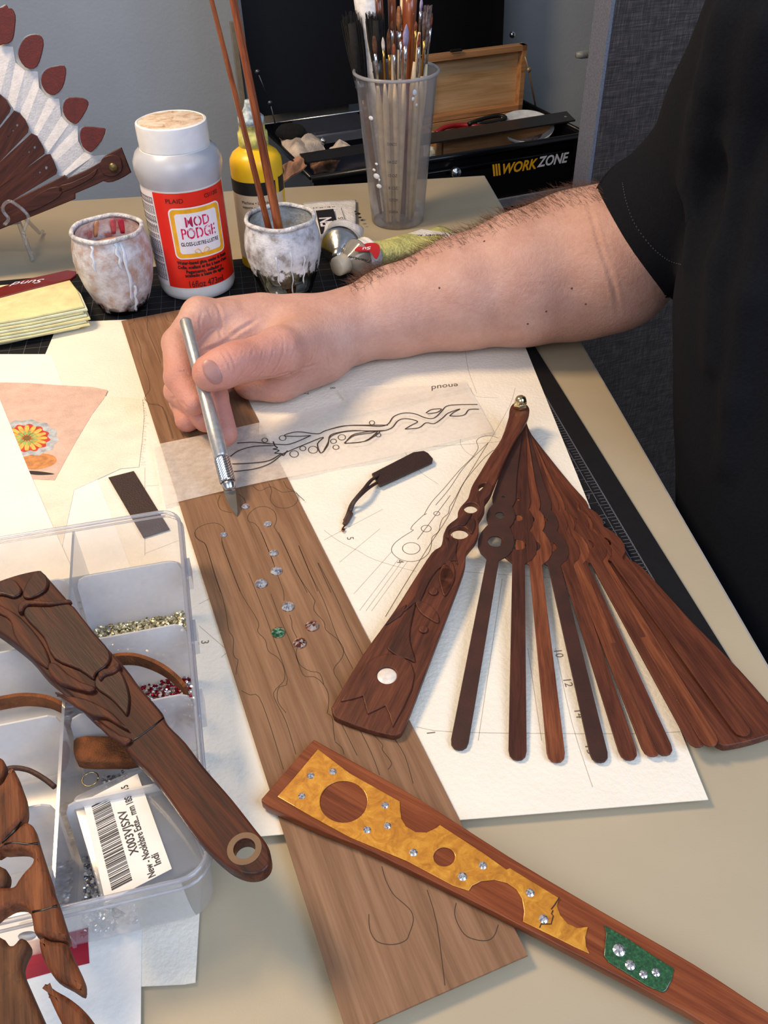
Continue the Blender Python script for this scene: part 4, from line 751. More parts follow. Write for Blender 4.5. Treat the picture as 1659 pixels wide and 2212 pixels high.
# ================= clear organiser
HB = 4.2; BC = np.array([-12.17, 38.78, 0.]); eu = np.array([.976, .217, 0]); ev = np.array([.217, -.976, 0]); eu /= np.linalg.norm(eu); ev /= np.linalg.norm(ev)
Z0 = ZS+.14
def Bx(u, v, z): return BC+eu*u+ev*v+np.array([0, 0, z])
BU, BV = 27.0, 22.9
m_cl = clear('organiser_clear', (205, 210, 228), .16, .08, .8, .16); m_fr = clear('organiser_frosted', (238, 238, 240), .72, .3, .5, .1); m_rim = clear('organiser_rim', (222, 226, 240), .34, .1, 0, .25); m_base = clear('organiser_base', (232, 233, 238), .4, .2, .4, .08)
OB = thing('organiser_box', 'clear plastic organiser box with frosted dividers and loose rhinestones', 'box', Bx(-BU/2, BV/2, Z0))
def rrect(u0, u1, v0, v1, r, n=6):
    P = []
    for cu, cv, a0 in ((u1-r, v0+r, -90), (u1-r, v1-r, 0), (u0+r, v1-r, 90), (u0+r, v0+r, 180)):
        for i in range(n+1): a = math.radians(a0+90*i/n); P.append((cu+r*math.cos(a), cv+r*math.sin(a)))
    return P
loop = rrect(-BU, 0, 0, BV, 1.2); loopb = rrect(-BU+.3, -.3, .3, BV-.3, 1.1)
V = []; F = []; n = len(loop)
for (lp, z) in ((loopb, Z0), (loop, HB)): V += [Bx(u, v, z) for u, v in lp]
for i in range(n): j = (i+1) % n; F.append((i, j, n+j, n+i))
b = MB(); b.add(V, F); b.build('outer_wall', m_cl, OB)
b = MB(); V = [Bx(u, v, Z0+.03) for u, v in loopb]; b.add(V, [tuple(range(n))]); V = [Bx(u, v, Z0+.12) for u, v in loopb]; b.add(V, [tuple(range(n))]); b.build('base', m_base, OB, smooth=False)
for z, o_, r in ((HB, 0, .11), (HB-.42, .12, .07)):
    lp = rrect(-BU-o_, o_, -o_, BV+o_, 1.2+o_); P = [Bx(u, v, z) for u, v in lp]; b = MB(); b.tube(P+[P[0], P[1]], r, 8, caps=False); b.build('rim', m_rim, OB)
# lengthwise dividers and tilted cross dividers
for u in (-6.05, -12.1, -18.2):
    b = MB(); b.box(Bx(u, BV/2, (HB+Z0)/2-.1), (.14, BV-.4, HB-Z0-.2), eu, ev); b.build('divider', m_rim, OB, smooth=False)
def rr_plate(u0, u1, v, ztop, zbot, lean, th=.1, mat=m_fr):
    V = []; r = .5; lp = [(u0, zbot), (u1, zbot), (u1, ztop-r), (u1-.15, ztop-.15), (u1-r, ztop), (u0+r, ztop), (u0+.15, ztop-.15), (u0, ztop-r)]
    for d in (-th/2, th/2):
        for u, z in lp: V.append(Bx(u, v+d+lean*(ztop-z)/(ztop-zbot), z))
    k = len(lp); F = [tuple(range(k))[::-1], tuple(range(k, 2*k))]+[(i, (i+1) % k, k+(i+1) % k, k+i) for i in range(k)]
    b = MB(); b.add(V, F); return b.build('divider', mat, OB, smooth=False)
for v in (4.06, 8.9, 13.5, 18.1): rr_plate(-5.85, -.22, v, HB-.35, Z0+.1, .9)
for v in (3.9, 8.6, 13.2, 17.9):
    for u in (-6.2, -12.3, -18.4): rr_plate(u-5.6, u-.1, v, HB-.35, Z0+.1, .9)
for v in (4.2, 9, 13.6, 18.2):   # clips on the outer right wall
    b = MB(); b.box(Bx(.18, v+.5, HB-.9), (.3, 1.5, 1.0), eu, ev); b.build('clip', m_rim, OB, smooth=False)
b = MB(); b.lathe([(.0, .05), (.32, .05), (.34, 0)], Bx(-7.2, BV+.12, HB-1.2), 24, ev); b.build('latch_button', m_fr, OB)
# spilled rhinestones in the compartments: far too many to count
def glitter(name, spots, cols, cnt, lab, zb=.14, rr=(.07, .13)):
    """heaps of tiny flat stones"""
    M_ = MB(); 
    for (u0, u1, v0, v1, hh), k in zip(spots, cnt):
        for _ in range(k):
            u, v = rng.uniform(u0, u1), rng.uniform(v0, v1); z = Z0+zb+rng.uniform(0, hh); r = rng.uniform(*rr); a, t = rng.uniform(0, 6.28), rng.uniform(0, .7)
            nx = np.array([math.sin(t)*math.cos(a), math.sin(t)*math.sin(a), math.cos(t)]); e1 = np.cross(nx, [0, 1, .1]); e1 /= np.linalg.norm(e1); e2 = np.cross(nx, e1); c = Bx(u, v, z)
            P = [c+nx*.04+r*.6*(e1*math.cos(q)+e2*math.sin(q)) for q in np.arange(6)*math.pi/3]+[c+r*(e1*math.cos(q)+e2*math.sin(q)) for q in np.arange(6)*math.pi/3]
            M_.add(P, [tuple(range(6))]+[(i, i+6, (i+1) % 6+6, (i+1) % 6) for i in range(6)])
    return M_.build(name, cols, None, smooth=False, label=lab, cat='rhinestones', kind='stuff')
def glitmat(name, stops):
    m, t, b_ = nt(name); g = N(t, 'ShaderNodeNewGeometry'); dn = N(t, 'ShaderNodeTexWhiteNoise', noise_dimensions='1D'); t.links.new(g.outputs['Random Per Island'], dn.inputs['W'])
    t.links.new(ramp(t, g.outputs['Random Per Island'], stops), b_.inputs['Base Color']); b_.inputs['Metallic'].default_value = .7; b_.inputs['Roughness'].default_value = .2; return m
g1 = glitmat('stones_champagne', [(0, (120, 110, 80)), (.4, (190, 180, 140)), (.8, (250, 240, 200))]); g2 = glitmat('stones_red_white', [(0, (110, 10, 24)), (.42, (150, 20, 34)), (.5, (214, 210, 210)), (1, (250, 245, 245))]); g3 = glitmat('stones_silver', [(0, (120, 115, 115)), (.5, (190, 188, 186)), (1, (250, 246, 236))])
glitter('rhinestone_heap', [(-5.5, -.5, 5.1, 6.7, .3), (-5.6, -.6, 6.2, 8.6, .4)], g1, (800, 320), 'heap of champagne rhinestones in the second right compartment', .14)
glitter('rhinestone_heap', [(-5.5, -.4, 9.9, 11.9, .3), (-5, -.5, 11.6, 13.2, .35)], g2, (900, 320), 'heap of red and white rhinestones under the brown leather loop', .14)
glitter('rhinestone_heap', [(-5.7, -5.0, 16., 22.4, .3), (-5.8, -3.5, 21.6, 22.4, .3), (-4.9, -3.8, 15.2, 16.6, .7)], g3, (420, 160, 120), 'silver rhinestones along the left wall of the front right compartment', .14)
glitter('rhinestone_scatter', [(-5.6, -.8, .9, 3.4, .02), (-11, -6.5, .9, 3.4, .02), (-9, -6.4, 3.0, 3.6, .1)], g1, (40, 40, 40), 'few scattered gold rhinestones in the back compartments', .14, (.05, .09))
# cords and leather inside
m_sue = plain('suede', (124, 72, 36), .9, var=.2, vs_=1.5, bmp=.5, bs=14); m_cord = plain('cord_brown', (70, 42, 32), .6, bmp=.2)
def strap(name, px, z, w_, h_, mat, lab, cat):
    P = catmull([at(x, y, zz) for (x, y), zz in zip(px, z)], 8, False); V = []; n = len(P)
    for i, p in enumerate(P):
        d = P[min(i+1, n-1)]-P[max(i-1, 0)]; a = np.cross(d, [0, 0, 1]); a /= np.linalg.norm(a)
        V += [p-a*w_/2, p+a*w_/2, p+a*w_/2-[0, 0, h_], p-a*w_/2-[0, 0, h_]]
    F = [(4*i+k, 4*i+(k+1) % 4, 4*i+4+(k+1) % 4, 4*i+4+k) for i in range(n-1) for k in range(4)]+[(0, 1, 2, 3), (4*n-1, 4*n-2, 4*n-3, 4*n-4)]
    return mesh(name, V, F, mat, smooth=False, label=lab, cat=cat)
strap('leather_loop', [(228, 1420), (262, 1413), (300, 1416), (345, 1434), (380, 1460), (400, 1483)], [3.6, 3.6, 3.5, 3.3, 3.1, 2.9], .2, .75, m_sue, 'brown leather strip looping out of the organiser beside the glossy carved guard', 'leather strip')
strap('leather_loop', [(-60, 1520), (0, 1507), (50, 1500), (100, 1505), (135, 1520)], [3.6]*5, .2, .8, m_sue, 'brown leather strip arching across the left compartments', 'leather strip')
P = catmull([at(x, y, 3.6) for x, y in ((-60, 1700), (0, 1668), (28, 1659), (62, 1664), (95, 1682), (118, 1700))], 6, False); b = MB(); b.tube(P, .12, 8); b.build('cord', m_cord, label='thin dark cord curving behind the leafy carving', cat='cord')
P_ = [(158, 1598), (175, 1590), (205, 1588), (290, 1596), (300, 1640), (235, 1645), (175, 1644), (160, 1632)]
plate('leather_pad', [[p[:2] for p in catmull([at(x, y, 2.9) for x, y in P_], 2)]], 2.2, .7, m_sue, None, .12, label='rounded brown suede pad under the glossy carved guard', cat='leather')
b = MB(); P = [at(195, 1683, 2.0)+np.array([.36*math.cos(a), .36*math.sin(a), 0]) for a in np.linspace(0, 2*math.pi, 25)]; b.tube(P, .04, 6); b.build('jump_ring', m_brass, label='tiny gold jump ring on the silver rhinestones', cat='ring')
# ---- small lidded box with barcode label
zt2 = 3.55; q = ats([(152, 1721), (289, 1661), (420, 1828), (245, 1935)], zt2)
SBX = thing('stone_case', 'small clear box with white barcode label inside the organiser', 'box', (q[0]+q[2])/2+np.array([0, 0, -1.3]))
e1 = (q[1]-q[0]); e1 /= np.linalg.norm(e1); e2 = np.array([e1[1], -e1[0], 0]); l2 = 5.6; l1 = 4.2; o3 = q[0]
def rp(u0, u1, v0, v1, r): return [tuple((o3+e1*a+e2*c)[:2]) for a, c in rrect(u0, u1, v0, v1, r, 4)]
m_sb = clear('case_plastic', (200, 205, 214), .22, .08, 0, .2); m_pl_w = plain('label_white', (236, 228, 218), .6, var=.015)
plate('lid', [rp(0, l1, 0, l2, .35)], zt2-.25, .2, m_sb, SBX, .05); plate('tray', [rp(.1, l1-.1, .1, l2-.1, .3)], zt2-1.25, .95, m_sb, SBX, .05)
lq = ats([(179, 1731), (297, 1671), (371, 1876), (228, 1950)], zt2)
LB = plate('label', [[tuple(p[:2]) for p in catmull([lq[0]*.93+lq[1]*.07, lq[0]*.9+lq[3]*.1 if False else lq[0]*.97+lq[1]*.03, ], 1)]] if False else [[tuple(p[:2]) for p in lq]], zt2-.04, .03, m_pl_w, SBX, 0)
def lp(a, c): return (lq[0]*(1-a)*(1-c)+lq[1]*a*(1-c)+lq[2]*a*c+lq[3]*(1-a)*c)+np.array([0, 0, .0])
b = MB(); r5 = np.random.default_rng(5); t = .09
while t < .93:
    wd = r5.choice([.006, .009, .014]); P = [lp(.1, t), lp(.40, t)]
    p0, p1, p2, p3 = lp(.12, t), lp(.43, t), lp(.43, t+wd), lp(.12, t+wd)
    for p in (p0, p1, p2, p3): p[2] = zt2+.004
    b.add([p0, p1, p2, p3], [(0, 1, 2, 3)]); t += wd+r5.choice([.005, .008, .012])
b.build('barcode', m_ink, SBX, smooth=False, kind='stuff')
for s_, a, c, sz in (('X003VJSXV', .57, .5, .5), ('New - Nookhbre Exte... mm 18Sx315', .72, .52, .42), ('Indi', .84, .86, .42)):
    V, F = text_vf(s_, sz, .003, .006, 0, .9); up = lp(.5, 0)-lp(.5, 1); up /= np.linalg.norm(up); rt = np.array([-up[1], up[0], 0]); p = lp(a, c)
    if V[:, 0].max()-V[:, 0].min() > 4.6: V[:, 0] *= 4.6/(V[:, 0].max()-V[:, 0].min())
    V = put(V, (p[0], p[1], zt2+.004), up, rt, (0, 0, 1)); mesh('lettering', V, F, m_ink, SBX, smooth=False)
# ================= glossy carved guard lying across the organiser
w_gl = wood('walnut_gloss', (36, 14, 7), (62, 26, 12), (92, 43, 19), .6, .22, 1.0, .1, 16); w_gl2 = wood('walnut_gloss_dark', (30, 12, 7), (50, 20, 10), (72, 30, 14), .5, .3, 1.0, .1, 10)
zH = HB+.15; tH = .75; ZH = zH+tH; zfh = lambda X, Y: ZH
hpx = [(-70, 1285), (-40, 1268), (0, 1253), (40, 1240), (82, 1231), (92, 1235), (108, 1252), (150, 1300), (205, 1368), (270, 1440), (298, 1478), (330, 1514), (350, 1538), (356, 1552), (366, 1568), (400, 1602), (440, 1655), (500, 1724), (548, 1785), (574, 1818), (584, 1842), (583, 1865), (568, 1882), (545, 1888), (520, 1884), (490, 1868), (450, 1832), (410, 1785), (340, 1688), (280, 1625), (255, 1590), (200, 1548), (150, 1498), (100, 1458), (60, 1412), (0, 1365), (-50, 1330)]
ah = math.atan2(*(at(528, 1833, ZH)-at(100, 1330, ZH))[1::-1])
hc = at(528, 1833, ZH)
CG = plate('carved_guard', [[p[:2] for p in catmull(ats(hpx, ZH), 3)], circ(hc, .42, 28)], zH, tH, w_gl, None, .12, ang=ah, label='glossy dark carved wooden guard with a hole, lying across the organiser', cat='fan guard')
plate('collar', [circ(hc, .68, 32), circ(hc, .43, 28)], ZH-.02, .04, plain('collar_tan', (112, 82, 56), .45, var=.1), CG, .01, label='paler ring around the hole')
def rl(name, px, th=.18, mat=w_gl2, bev=.09, sm=3): return relief(name, px, th, mat, CG, zfh, sm, bev, .03, ah)
rl('petal', [(-30, 1290), (0, 1266), (28, 1255), (44, 1268), (48, 1284), (30, 1294), (5, 1288)])
rl('petal', [(50, 1288), (60, 1262), (80, 1238), (100, 1246), (106, 1262), (100, 1278), (78, 1292), (58, 1296)])
rl('leaf_panel', [(52, 1328), (62, 1314), (110, 1314), (152, 1308), (178, 1336), (205, 1370), (238, 1410), (236, 1436), (210, 1458), (202, 1470), (172, 1450), (118, 1426), (95, 1380), (62, 1345)], .16)
rl('vine', [(-60, 1310), (-10, 1325), (22, 1342), (32, 1375), (58, 1412), (100, 1445), (110, 1440), (108, 1425), (92, 1390), (60, 1350), (30, 1325), (-20, 1302)], .14, w_gl)
rl('leaf', [(108, 1440), (125, 1440), (150, 1462), (180, 1480), (208, 1490), (196, 1500), (160, 1492), (130, 1480), (110, 1460)], .26, w_gl)
rl('petal', [(206, 1486), (212, 1460), (235, 1452), (250, 1446), (262, 1452), (276, 1482), (282, 1515), (276, 1548), (262, 1535), (240, 1512)], .12)
rl('vine', [(214, 1462), (226, 1452), (238, 1450), (250, 1442), (262, 1440), (258, 1452), (242, 1462), (228, 1466), (218, 1476)], .28, w_gl)
rl('leaf', [(120, 1500), (150, 1508), (190, 1516), (238, 1540), (262, 1562), (280, 1582), (262, 1574), (232, 1556), (205, 1552), (168, 1532)], .22, w_gl)
rl('leaf', [(205, 1560), (225, 1568), (262, 1592), (286, 1600), (272, 1612), (252, 1604), (228, 1586)], .2, w_gl)
rl('vine', [(44, 1312), (60, 1304), (110, 1306), (150, 1302), (154, 1308), (112, 1313), (66, 1312), (52, 1326), (42, 1328)], .3, w_gl)
b = MB(); b.tube([at(x, y, ZH+.0) for x, y in ((270, 1612), (300, 1592), (330, 1570), (354, 1550))], .045, 6); b.build('groove', plain('groove_dark', (20, 12, 10), .3), CG)
# ================= leafy carving bottom left
w_lf = wood('leaf_walnut', (66, 34, 18), (104, 56, 30), (134, 78, 44), .65, 0, 1.0, .2, 8, wear=(2.2, .62, .8, (72, 50, 44)))
w_lf2 = wood('leaf_walnut_dark', (58, 34, 22), (88, 54, 32), (112, 72, 44), .65, 0, 1.0, .2, 8, wear=(2.2, .6, .8, (58, 42, 38)))
zl = HB+.15; tl2 = .8; ZL = zl+tl2
LG = thing('leafy_carving', 'brown openwork carving of wooden leaves in the lower left corner', 'carving', at(40, 1950, zl))
def lf(name, px, mat=w_lf, z=zl, th=tl2, holes=(), a=1.9, bev=.2, sm=3, **k):
    return plate(name, [[p[:2] for p in catmull(ats(px, z+th), sm)]]+[[p[:2] for p in catmull(ats(h, z+th), 3)] for h in holes], z, th, mat, LG, bev, ang=a, **k)
lf('leaf', [(24, 1655), (34, 1670), (43, 1694), (51, 1717), (54, 1741), (52, 1757), (44, 1774), (22, 1797), (0, 1822), (-30, 1840), (-30, 1700), (0, 1692), (13, 1672)], z=zl+.1)
lf('leaf', [(-20, 1630), (0, 1634), (7, 1641), (9, 1654), (3, 1670), (-20, 1680)])
lf('leaf_body', [(-60, 1840), (-10, 1826), (20, 1802), (49, 1776), (61, 1775), (70, 1782), (75, 1796), (84, 1826), (99, 1873), (108, 1900), (112, 1918), (117, 1932), (125, 1953), (132, 1976), (141, 2004), (146, 2023), (139, 2030), (110, 2026), (86, 2018), (72, 2010), (68, 1988), (62, 1966), (48, 1954), (24, 1955), (0, 1968), (-60, 2000)], w_lf, holes=([(-40, 1838), (10, 1834), (52, 1833), (68, 1845), (68, 1862), (50, 1882), (37, 1900), (27, 1913), (0, 1914), (-40, 1914)],))
lf('leaf', [(-60, 1862), (0, 1868), (15, 1885), (5, 1912), (-20, 1925), (-60, 1930)], w_lf2)
lf('leaf', [(84, 2022), (110, 2030), (139, 2034), (150, 2052), (162, 2078), (173, 2102), (179, 2122), (175, 2142), (152, 2129), (119, 2110), (98, 2082), (86, 2053)], w_lf)
lf('leaf_body', [(-60, 2020), (0, 2022), (14, 2036), (27, 2039), (42, 2024), (55, 2028), (60, 2042), (48, 2068), (45, 2093), (61, 2133), (80, 2176), (96, 2212), (120, 2270), (-60, 2300)], w_lf2)
lf('leaf', [(94, 2121), (118, 2136), (146, 2152), (174, 2174), (196, 2199), (212, 2225), (222, 2260), (160, 2262), (130, 2206), (108, 2160)], w_lf)
for q in ([(70, 1970), (95, 1966), (112, 1960), (124, 1956)], [(10, 1824), (30, 1820), (60, 1824), (82, 1822)], [(4, 1820), (30, 1796), (46, 1776)]):
    b = MB(); b.tube([at(x, y, ZL-.02) for x, y in q], .05, 6); b.build('groove', plain('groove_dark', (20, 12, 10), .3), LG)
# ================= glue bottle
def frame_of(B):
    f = np.array([-B[0], -B[1], 0.]); f /= np.linalg.norm(f); return f, np.array([-f[1], f[0], 0])     # towards the viewer, to the right
BB = at(430, 618, ZM); BB[2] = 0; bf, br = frame_of(BB)
def cyl(B, r, a, z): 
    f, rt = frame_of(B); return np.array(B)+f*r*math.cos(a)+rt*r*math.sin(a)+np.array([0, 0, z])
m_hd = plain('milky_plastic', (222, 222, 220), .38, var=.015); m_hd2 = plain('bottle_shoulder', (176, 180, 190), .3, var=.06, vs_=.3); m_cap = plain('cap_white', (226, 228, 232), .4, var=.02)
GBT = thing('glue_bottle', 'large white glue bottle with red label and gold-framed emblem', 'bottle', BB+np.array([0, 0, ZM]))
prof = [(0, ZM), (3.0, ZM+.02), (3.35, .45), (3.5, .9), (3.52, 1.4), (3.56, 10.5), (3.72, 11.2), (3.82, 11.7), (3.78, 12.3), (3.5, 12.9), (3.05, 13.3), (2.8, 13.5), (2.75, 13.9)]
b = MB(); b.lathe(prof, BB, 64); b.build('bottle_body', m_hd, GBT, autos=50)
b = MB(); b.lathe([(3.58, 10.55), (3.75, 11.2), (3.85, 11.7), (3.81, 12.3), (3.53, 12.92), (3.08, 13.33)], BB, 64); b.F = b.F[:-2]; b.build('empty_shoulder', m_hd2, GBT, label='greyer see-through part above the glue line')
cpx = []; 
b = MB(); n = 120; V = []; zc = [13.35, 13.4, 14.0, 15.1, 15.32, 15.4, 15.3, 15.28]
rr_ = [2.7, 3.0, 3.02, 3.02, 2.98, 2.8, 2.7, 0.01]
for j, (z, r) in enumerate(zip(zc, rr_)):
    for k in range(n):
        a = 2*math.pi*k/n; d = .025 if (k % 2 and j in (2, 3)) else 0; V.append(cyl(BB, r-d, a, z))
F = [(j*n+k, j*n+(k+1) % n, (j+1)*n+(k+1) % n, (j+1)*n+k) for j in range(len(zc)-1) for k in range(n)]; b.add(V, F); b.build('cap', m_cap, GBT, autos=40)
def stain():
    m, t, b_ = nt('cap_top_stain'); f = noise(t, coords(t), .9, 6, .65, .8); t.links.new(ramp(t, f, [(.35, (168, 132, 104)), (.5, (206, 184, 160)), (.65, (222, 212, 200))]), b_.inputs['Base Color']); b_.inputs['Roughness'].default_value = .6; return m
b = MB(); b.lathe([(2.76, 15.33), (2.7, 15.36), (0, 15.36)], BB, 48); b.build('cap_top', stain(), GBT, label='tan stained top of the cap')
def wrap(name, B, r, a0, a1, z0, z1, mat, par, n=40, **k):
    V = []; F = []
    rz_ = (lambda z: r(z)) if callable(r) else (lambda z: r); zs = np.linspace(z0, z1, 6)
    for z in zs:
        for i in range(n+1): V.append(cyl(B, rz_(z), a0+(a1-a0)*i/n, z))
    for j in range(5):
        for i in range(n): F.append((j*(n+1)+i, j*(n+1)+i+1, (j+1)*(n+1)+i+1, (j+1)*(n+1)+i))
    return mesh(name, V, F, mat, par, **k)
def wtext(s, size, B, r, ac, z, mat, par, off=0., w=None, sx=1., name='lettering', rot=0, h=None, ext=.004, shear=0):
    V, F = text_vf(s, size, ext, off, shear, sx)
    if not len(V): return
    if w: V[:, 0] *= w/(V[:, 0].max()-V[:, 0].min())
    if h: V[:, 1] *= h/(V[:, 1].max()-V[:, 1].min())
    V[:, 1] -= (V[:, 1].max()+V[:, 1].min())/2; V[:, 0] -= (V[:, 0].max()+V[:, 0].min())/2
    if rot: V = np.stack([-V[:, 1], V[:, 0], V[:, 2]], 1) if rot > 0 else np.stack([V[:, 1], -V[:, 0], V[:, 2]], 1)
    W_ = np.array([cyl(B, r+.012+v[2], ac+v[0]/r, z+v[1]) for v in V]); mesh(name, W_, F, mat, par, smooth=False)
m_red = plain('label_red', (222, 34, 16), .38, var=.015); m_blk2 = plain('print_black', (22, 16, 18), .5); m_mag = plain('print_magenta', (190, 24, 84), .5, var=.25, vs_=.7); m_gold2 = plain('print_gold', (236, 172, 32), .45); m_lw = plain('print_white_paper', (232, 228, 236), .5, var=.01)
R_ = 3.60; ac = math.radians(13); d2 = math.radians
rl_ = lambda z: 3.585
LBL = wrap('label', BB, rl_, d2(-46), d2(74), 1.75, 10.4, m_red, GBT, label='red front label')
wrap('side_label', BB, rl_, d2(-92), d2(-46.3), 1.75, 10.4, m_lw, GBT, label='white side label')
for i in range(9): wtext('Inltntmb nd rstmnlt nt mlb dns mnt lhd', .34, BB, R_+.02, d2(-50-i*4.5), 6.1, m_blk2, GBT, rot=1, w=7.6)
# framed emblem on the red label
def rrw(w_, h_, r, n=6): return [(x, y) for x, y in rrect(-w_/2, w_/2, -h_/2, h_/2, r, n)]
def wplate(name, outl, zc, mat, th, holes=()):
    V, F = plate_vf([outl]+list(holes), .01); bmx = bmesh.new(); me = bpy.data.meshes.new('t'); me.from_pydata(V.tolist(), [], F); bmx.from_mesh(me)
    for k in range(-8, 9): bmesh.ops.bisect_plane(bmx, geom=bmx.verts[:]+bmx.edges[:]+bmx.faces[:], plane_co=(k*.45, 0, 0), plane_no=(1, 0, 0))
    bmx.to_mesh(me); bmx.free(); V = np.array([v.co[:] for v in me.vertices]); F = [tuple(p.vertices) for p in me.polygons]; bpy.data.meshes.remove(me)
    mesh(name, np.array([cyl(BB, R_+.03+th+v[2], ac+v[0]/R_, zc+v[1]) for v in V]), F, mat, GBT, smooth=False)
zE = 6.85
wplate('emblem_frame', rrw(4.85, 4.6, .5), zE, m_lw, .01); wplate('emblem_border', rrw(4.6, 4.35, .4), zE, m_gold2, .018); wplate('emblem_field', rrw(3.85, 3.6, .25), zE, m_lw, .026)
def etext(s, size, dz, w, h, mat, off=.03): wtext(s, size, BB, R_+.05, ac, zE+dz, mat, GBT, off, w, h=h)
etext('MOD', 1.2, 1.05, 2.2, .92, m_mag, .022); etext('PODGE', 1.2, .02, 3.15, .98, m_mag, .022); etext('GLOSS-LUSTRE-LUSTRE', .5, -.92, 3.55, .36, m_blk2, .012)
for s in (-1, 1):
    b = MB(); P = [cyl(BB, R_+.07, ac+s*x/R_, zE+z) for x, z in ((.05, -1.95), (.2, -1.55), (.4, -1.4), (.62, -1.5), (.6, -1.7), (.45, -1.72))]; b.tube(catmull(P, 4, False), [.09]*21, 6, flat=.2); b.build('scroll', m_gold2, GBT)
def btext(s, size, z, w, off=.012, a=0, h=None): wtext(s, size, BB, R_+.025, ac+d2(a), z, m_blk2, GBT, off, w, h=h)
btext('PLAID', .55, 9.75, 1.55, .0, -27); btext('CS11202', .5, 9.85, 1.55, .0, 28)
btext('Water-based glue, sealer & finish', .42, 4.15, 4.9, .014); btext('Colle, scellant et fini \u00e0 base d\u2019eau', .42, 3.75, 4.9, .014); btext('Pegamento, sellador y', .42, 3.3, 3.5, .014); btext('acabado a base de agua', .42, 2.95, 3.8, .014); btext('16floz 473ml', .8, 2.15, 3.3, .0, 0, .62)
# ================= yellow bottle
YB = at(577, 566, 0); Y_ = thing('paint_bottle', 'yellow paint bottle with nozzle and cream label behind the brush jar', 'bottle', YB)
m_y = plain('yellow_plastic', (236, 186, 24), .35, var=.03)
b = MB(); b.lathe([(0, 0), (2.3, .02), (2.45, .3), (2.45, 9.8), (2.4, 10.3), (2.1, 10.8), (1.6, 11.15), (1.35, 11.3), (1.3, 11.5)], YB, 48); b.build('bottle_body', m_y, Y_)
wrap('label', YB, 2.47, d2(-110), d2(62), 1.2, 7.55, plain('label_peach', (226, 196, 160), .6, var=.03), Y_, label='cream label with small print'); wrap('black_band', YB, 2.475, d2(-110), d2(40), 7.55, 8.75, m_blk2, Y_)
wrap('black_patch', YB, 2.475, d2(50), d2(76), 7.5, 8.9, m_blk2, Y_)
for i, s in enumerate(('\u2022 Machine \u2022 Lavable \u00e0 la', 'permanent squeezable bottle', '', 'et lisse brillante sur cer', 'touche, dries looks bright', 'couleurs vives', 'keep from freezing', '', 'non toxic'))[:9] if False else enumerate(['Machine \u2022 Lavable \u00e0', 'supports opaques gants', 'nt lisse de la palette corr', 'tout. laet nos hand', 'looking nont']): wtext(s, .38, YB, 2.48, d2(-8), 6.9-i*.5-(.5 if i > 1 else 0), m_blk2, Y_, .0, 3.0)
b = MB(); b.lathe([(1.35, 11.45), (1.38, 11.5), (1.38, 12.6), (1.2, 12.75), (1.2, 13.3), (1.25, 13.4)], YB, 28); b.build('nozzle_collar', plain('collar_stained', (176, 172, 96), .5, var=.3, vs_=1.5), Y_)
b = MB(); b.lathe([(1.25, 13.35), (1.2, 13.9), (.75, 14.3), (.5, 14.8), (.38, 15.3), (.0, 15.35)], YB, 24); b.build('nozzle', plain('nozzle_stained', (150, 164, 170), .4, var=.35, vs_=2.2), Y_)
# ================= paint-crusted glass jars
def crusted(name, base, seed, zlo, zhi, tint, tint2, inside=False):
    """glass that is covered by dried paint above a ragged line"""
    m, t, b_ = nt(name); out = t.nodes['Material Output']; v = coords(t); n1 = noise(t, v, .9+seed*.1, 5, .6); n2 = noise(t, v, .9, 6, .6)
    t.links.new(ramp(t, n2, [(.36, tint2), (.5, base), (.66, tint)]), b_.inputs['Base Color']); b_.inputs['Roughness'].default_value = .45; bump(t, b_, noise(t, v, 3, 4, .6), .2, .01)
    sx_ = N(t, 'ShaderNodeSeparateXYZ'); t.links.new(v, sx_.inputs[0]); s = t
    ma = N(t, 'ShaderNodeMath', operation='MULTIPLY_ADD'); t.links.new(n1, ma.inputs[0]); ma.inputs[1].default_value = 5.0; t.links.new(sx_.outputs[2], ma.inputs[2])
    mr = N(t, 'ShaderNodeMapRange'); t.links.new(ma.outputs[0], mr.inputs[0]); mr.inputs[1].default_value = zlo+2.5; mr.inputs[2].default_value = zhi+2.5
    tr = N(t, 'ShaderNodeBsdfTransparent'); tr.inputs[0].default_value = (.82, .84, .82, 1); gl = N(t, 'ShaderNodeBsdfGlossy'); gl.inputs['Roughness'].default_value = .05
    g = N(t, 'ShaderNodeMixShader'); lw = N(t, 'ShaderNodeFresnel'); lw.inputs[0].default_value = 1.5; t.links.new(lw.outputs[0], g.inputs[0]); t.links.new(tr.outputs[0], g.inputs[1]); t.links.new(gl.outputs[0], g.inputs[2])
    mx = N(t, 'ShaderNodeMixShader'); t.links.new(mr.outputs[0], mx.inputs[0]); t.links.new(g.outputs[0], mx.inputs[1]); t.links.new(b_.outputs[0], mx.inputs[2]); t.links.new(mx.outputs[0], out.inputs[0]); return m
m_glass = clear('jar_glass', (200, 205, 205), .08, .04, 0, .25)
JP = [(0, .0), (1.9, .0), (2.15, .25), (2.5, 1.0), (3.05, 2.6), (3.35, 4.0), (3.45, 5.0), (3.35, 6.0), (3.1, 6.9), (2.95, 7.25)]
def jar(nm, px, lab, mat, matin, lip, sc=1.):
    B = at(*px, ZM); J = thing(nm, lab, 'jar', B); s = lambda P, d=0: [(max(0, r*sc-d), z*sc) for r, z in P]
    b = MB(); b.open = True; b.lathe(s(JP), B, 56); b.build('outer_glass', mat, J); b = MB(); b.open = True; b.lathe([(0, .35)]+[(r*sc-.22, max(.4, z*sc)) for r, z in JP[2:]], B, 56); b.build('inner_glass', matin, J)
    b = MB(); P = [B+np.array([3.0*sc*math.cos(a), 3.0*sc*math.sin(a), 7.4*sc+.05*math.sin(a*5)]) for a in np.linspace(0, 2*math.pi, 49)]; b.tube(P, .2, 10, caps=False); b.build('rim', lip, J); return J, B
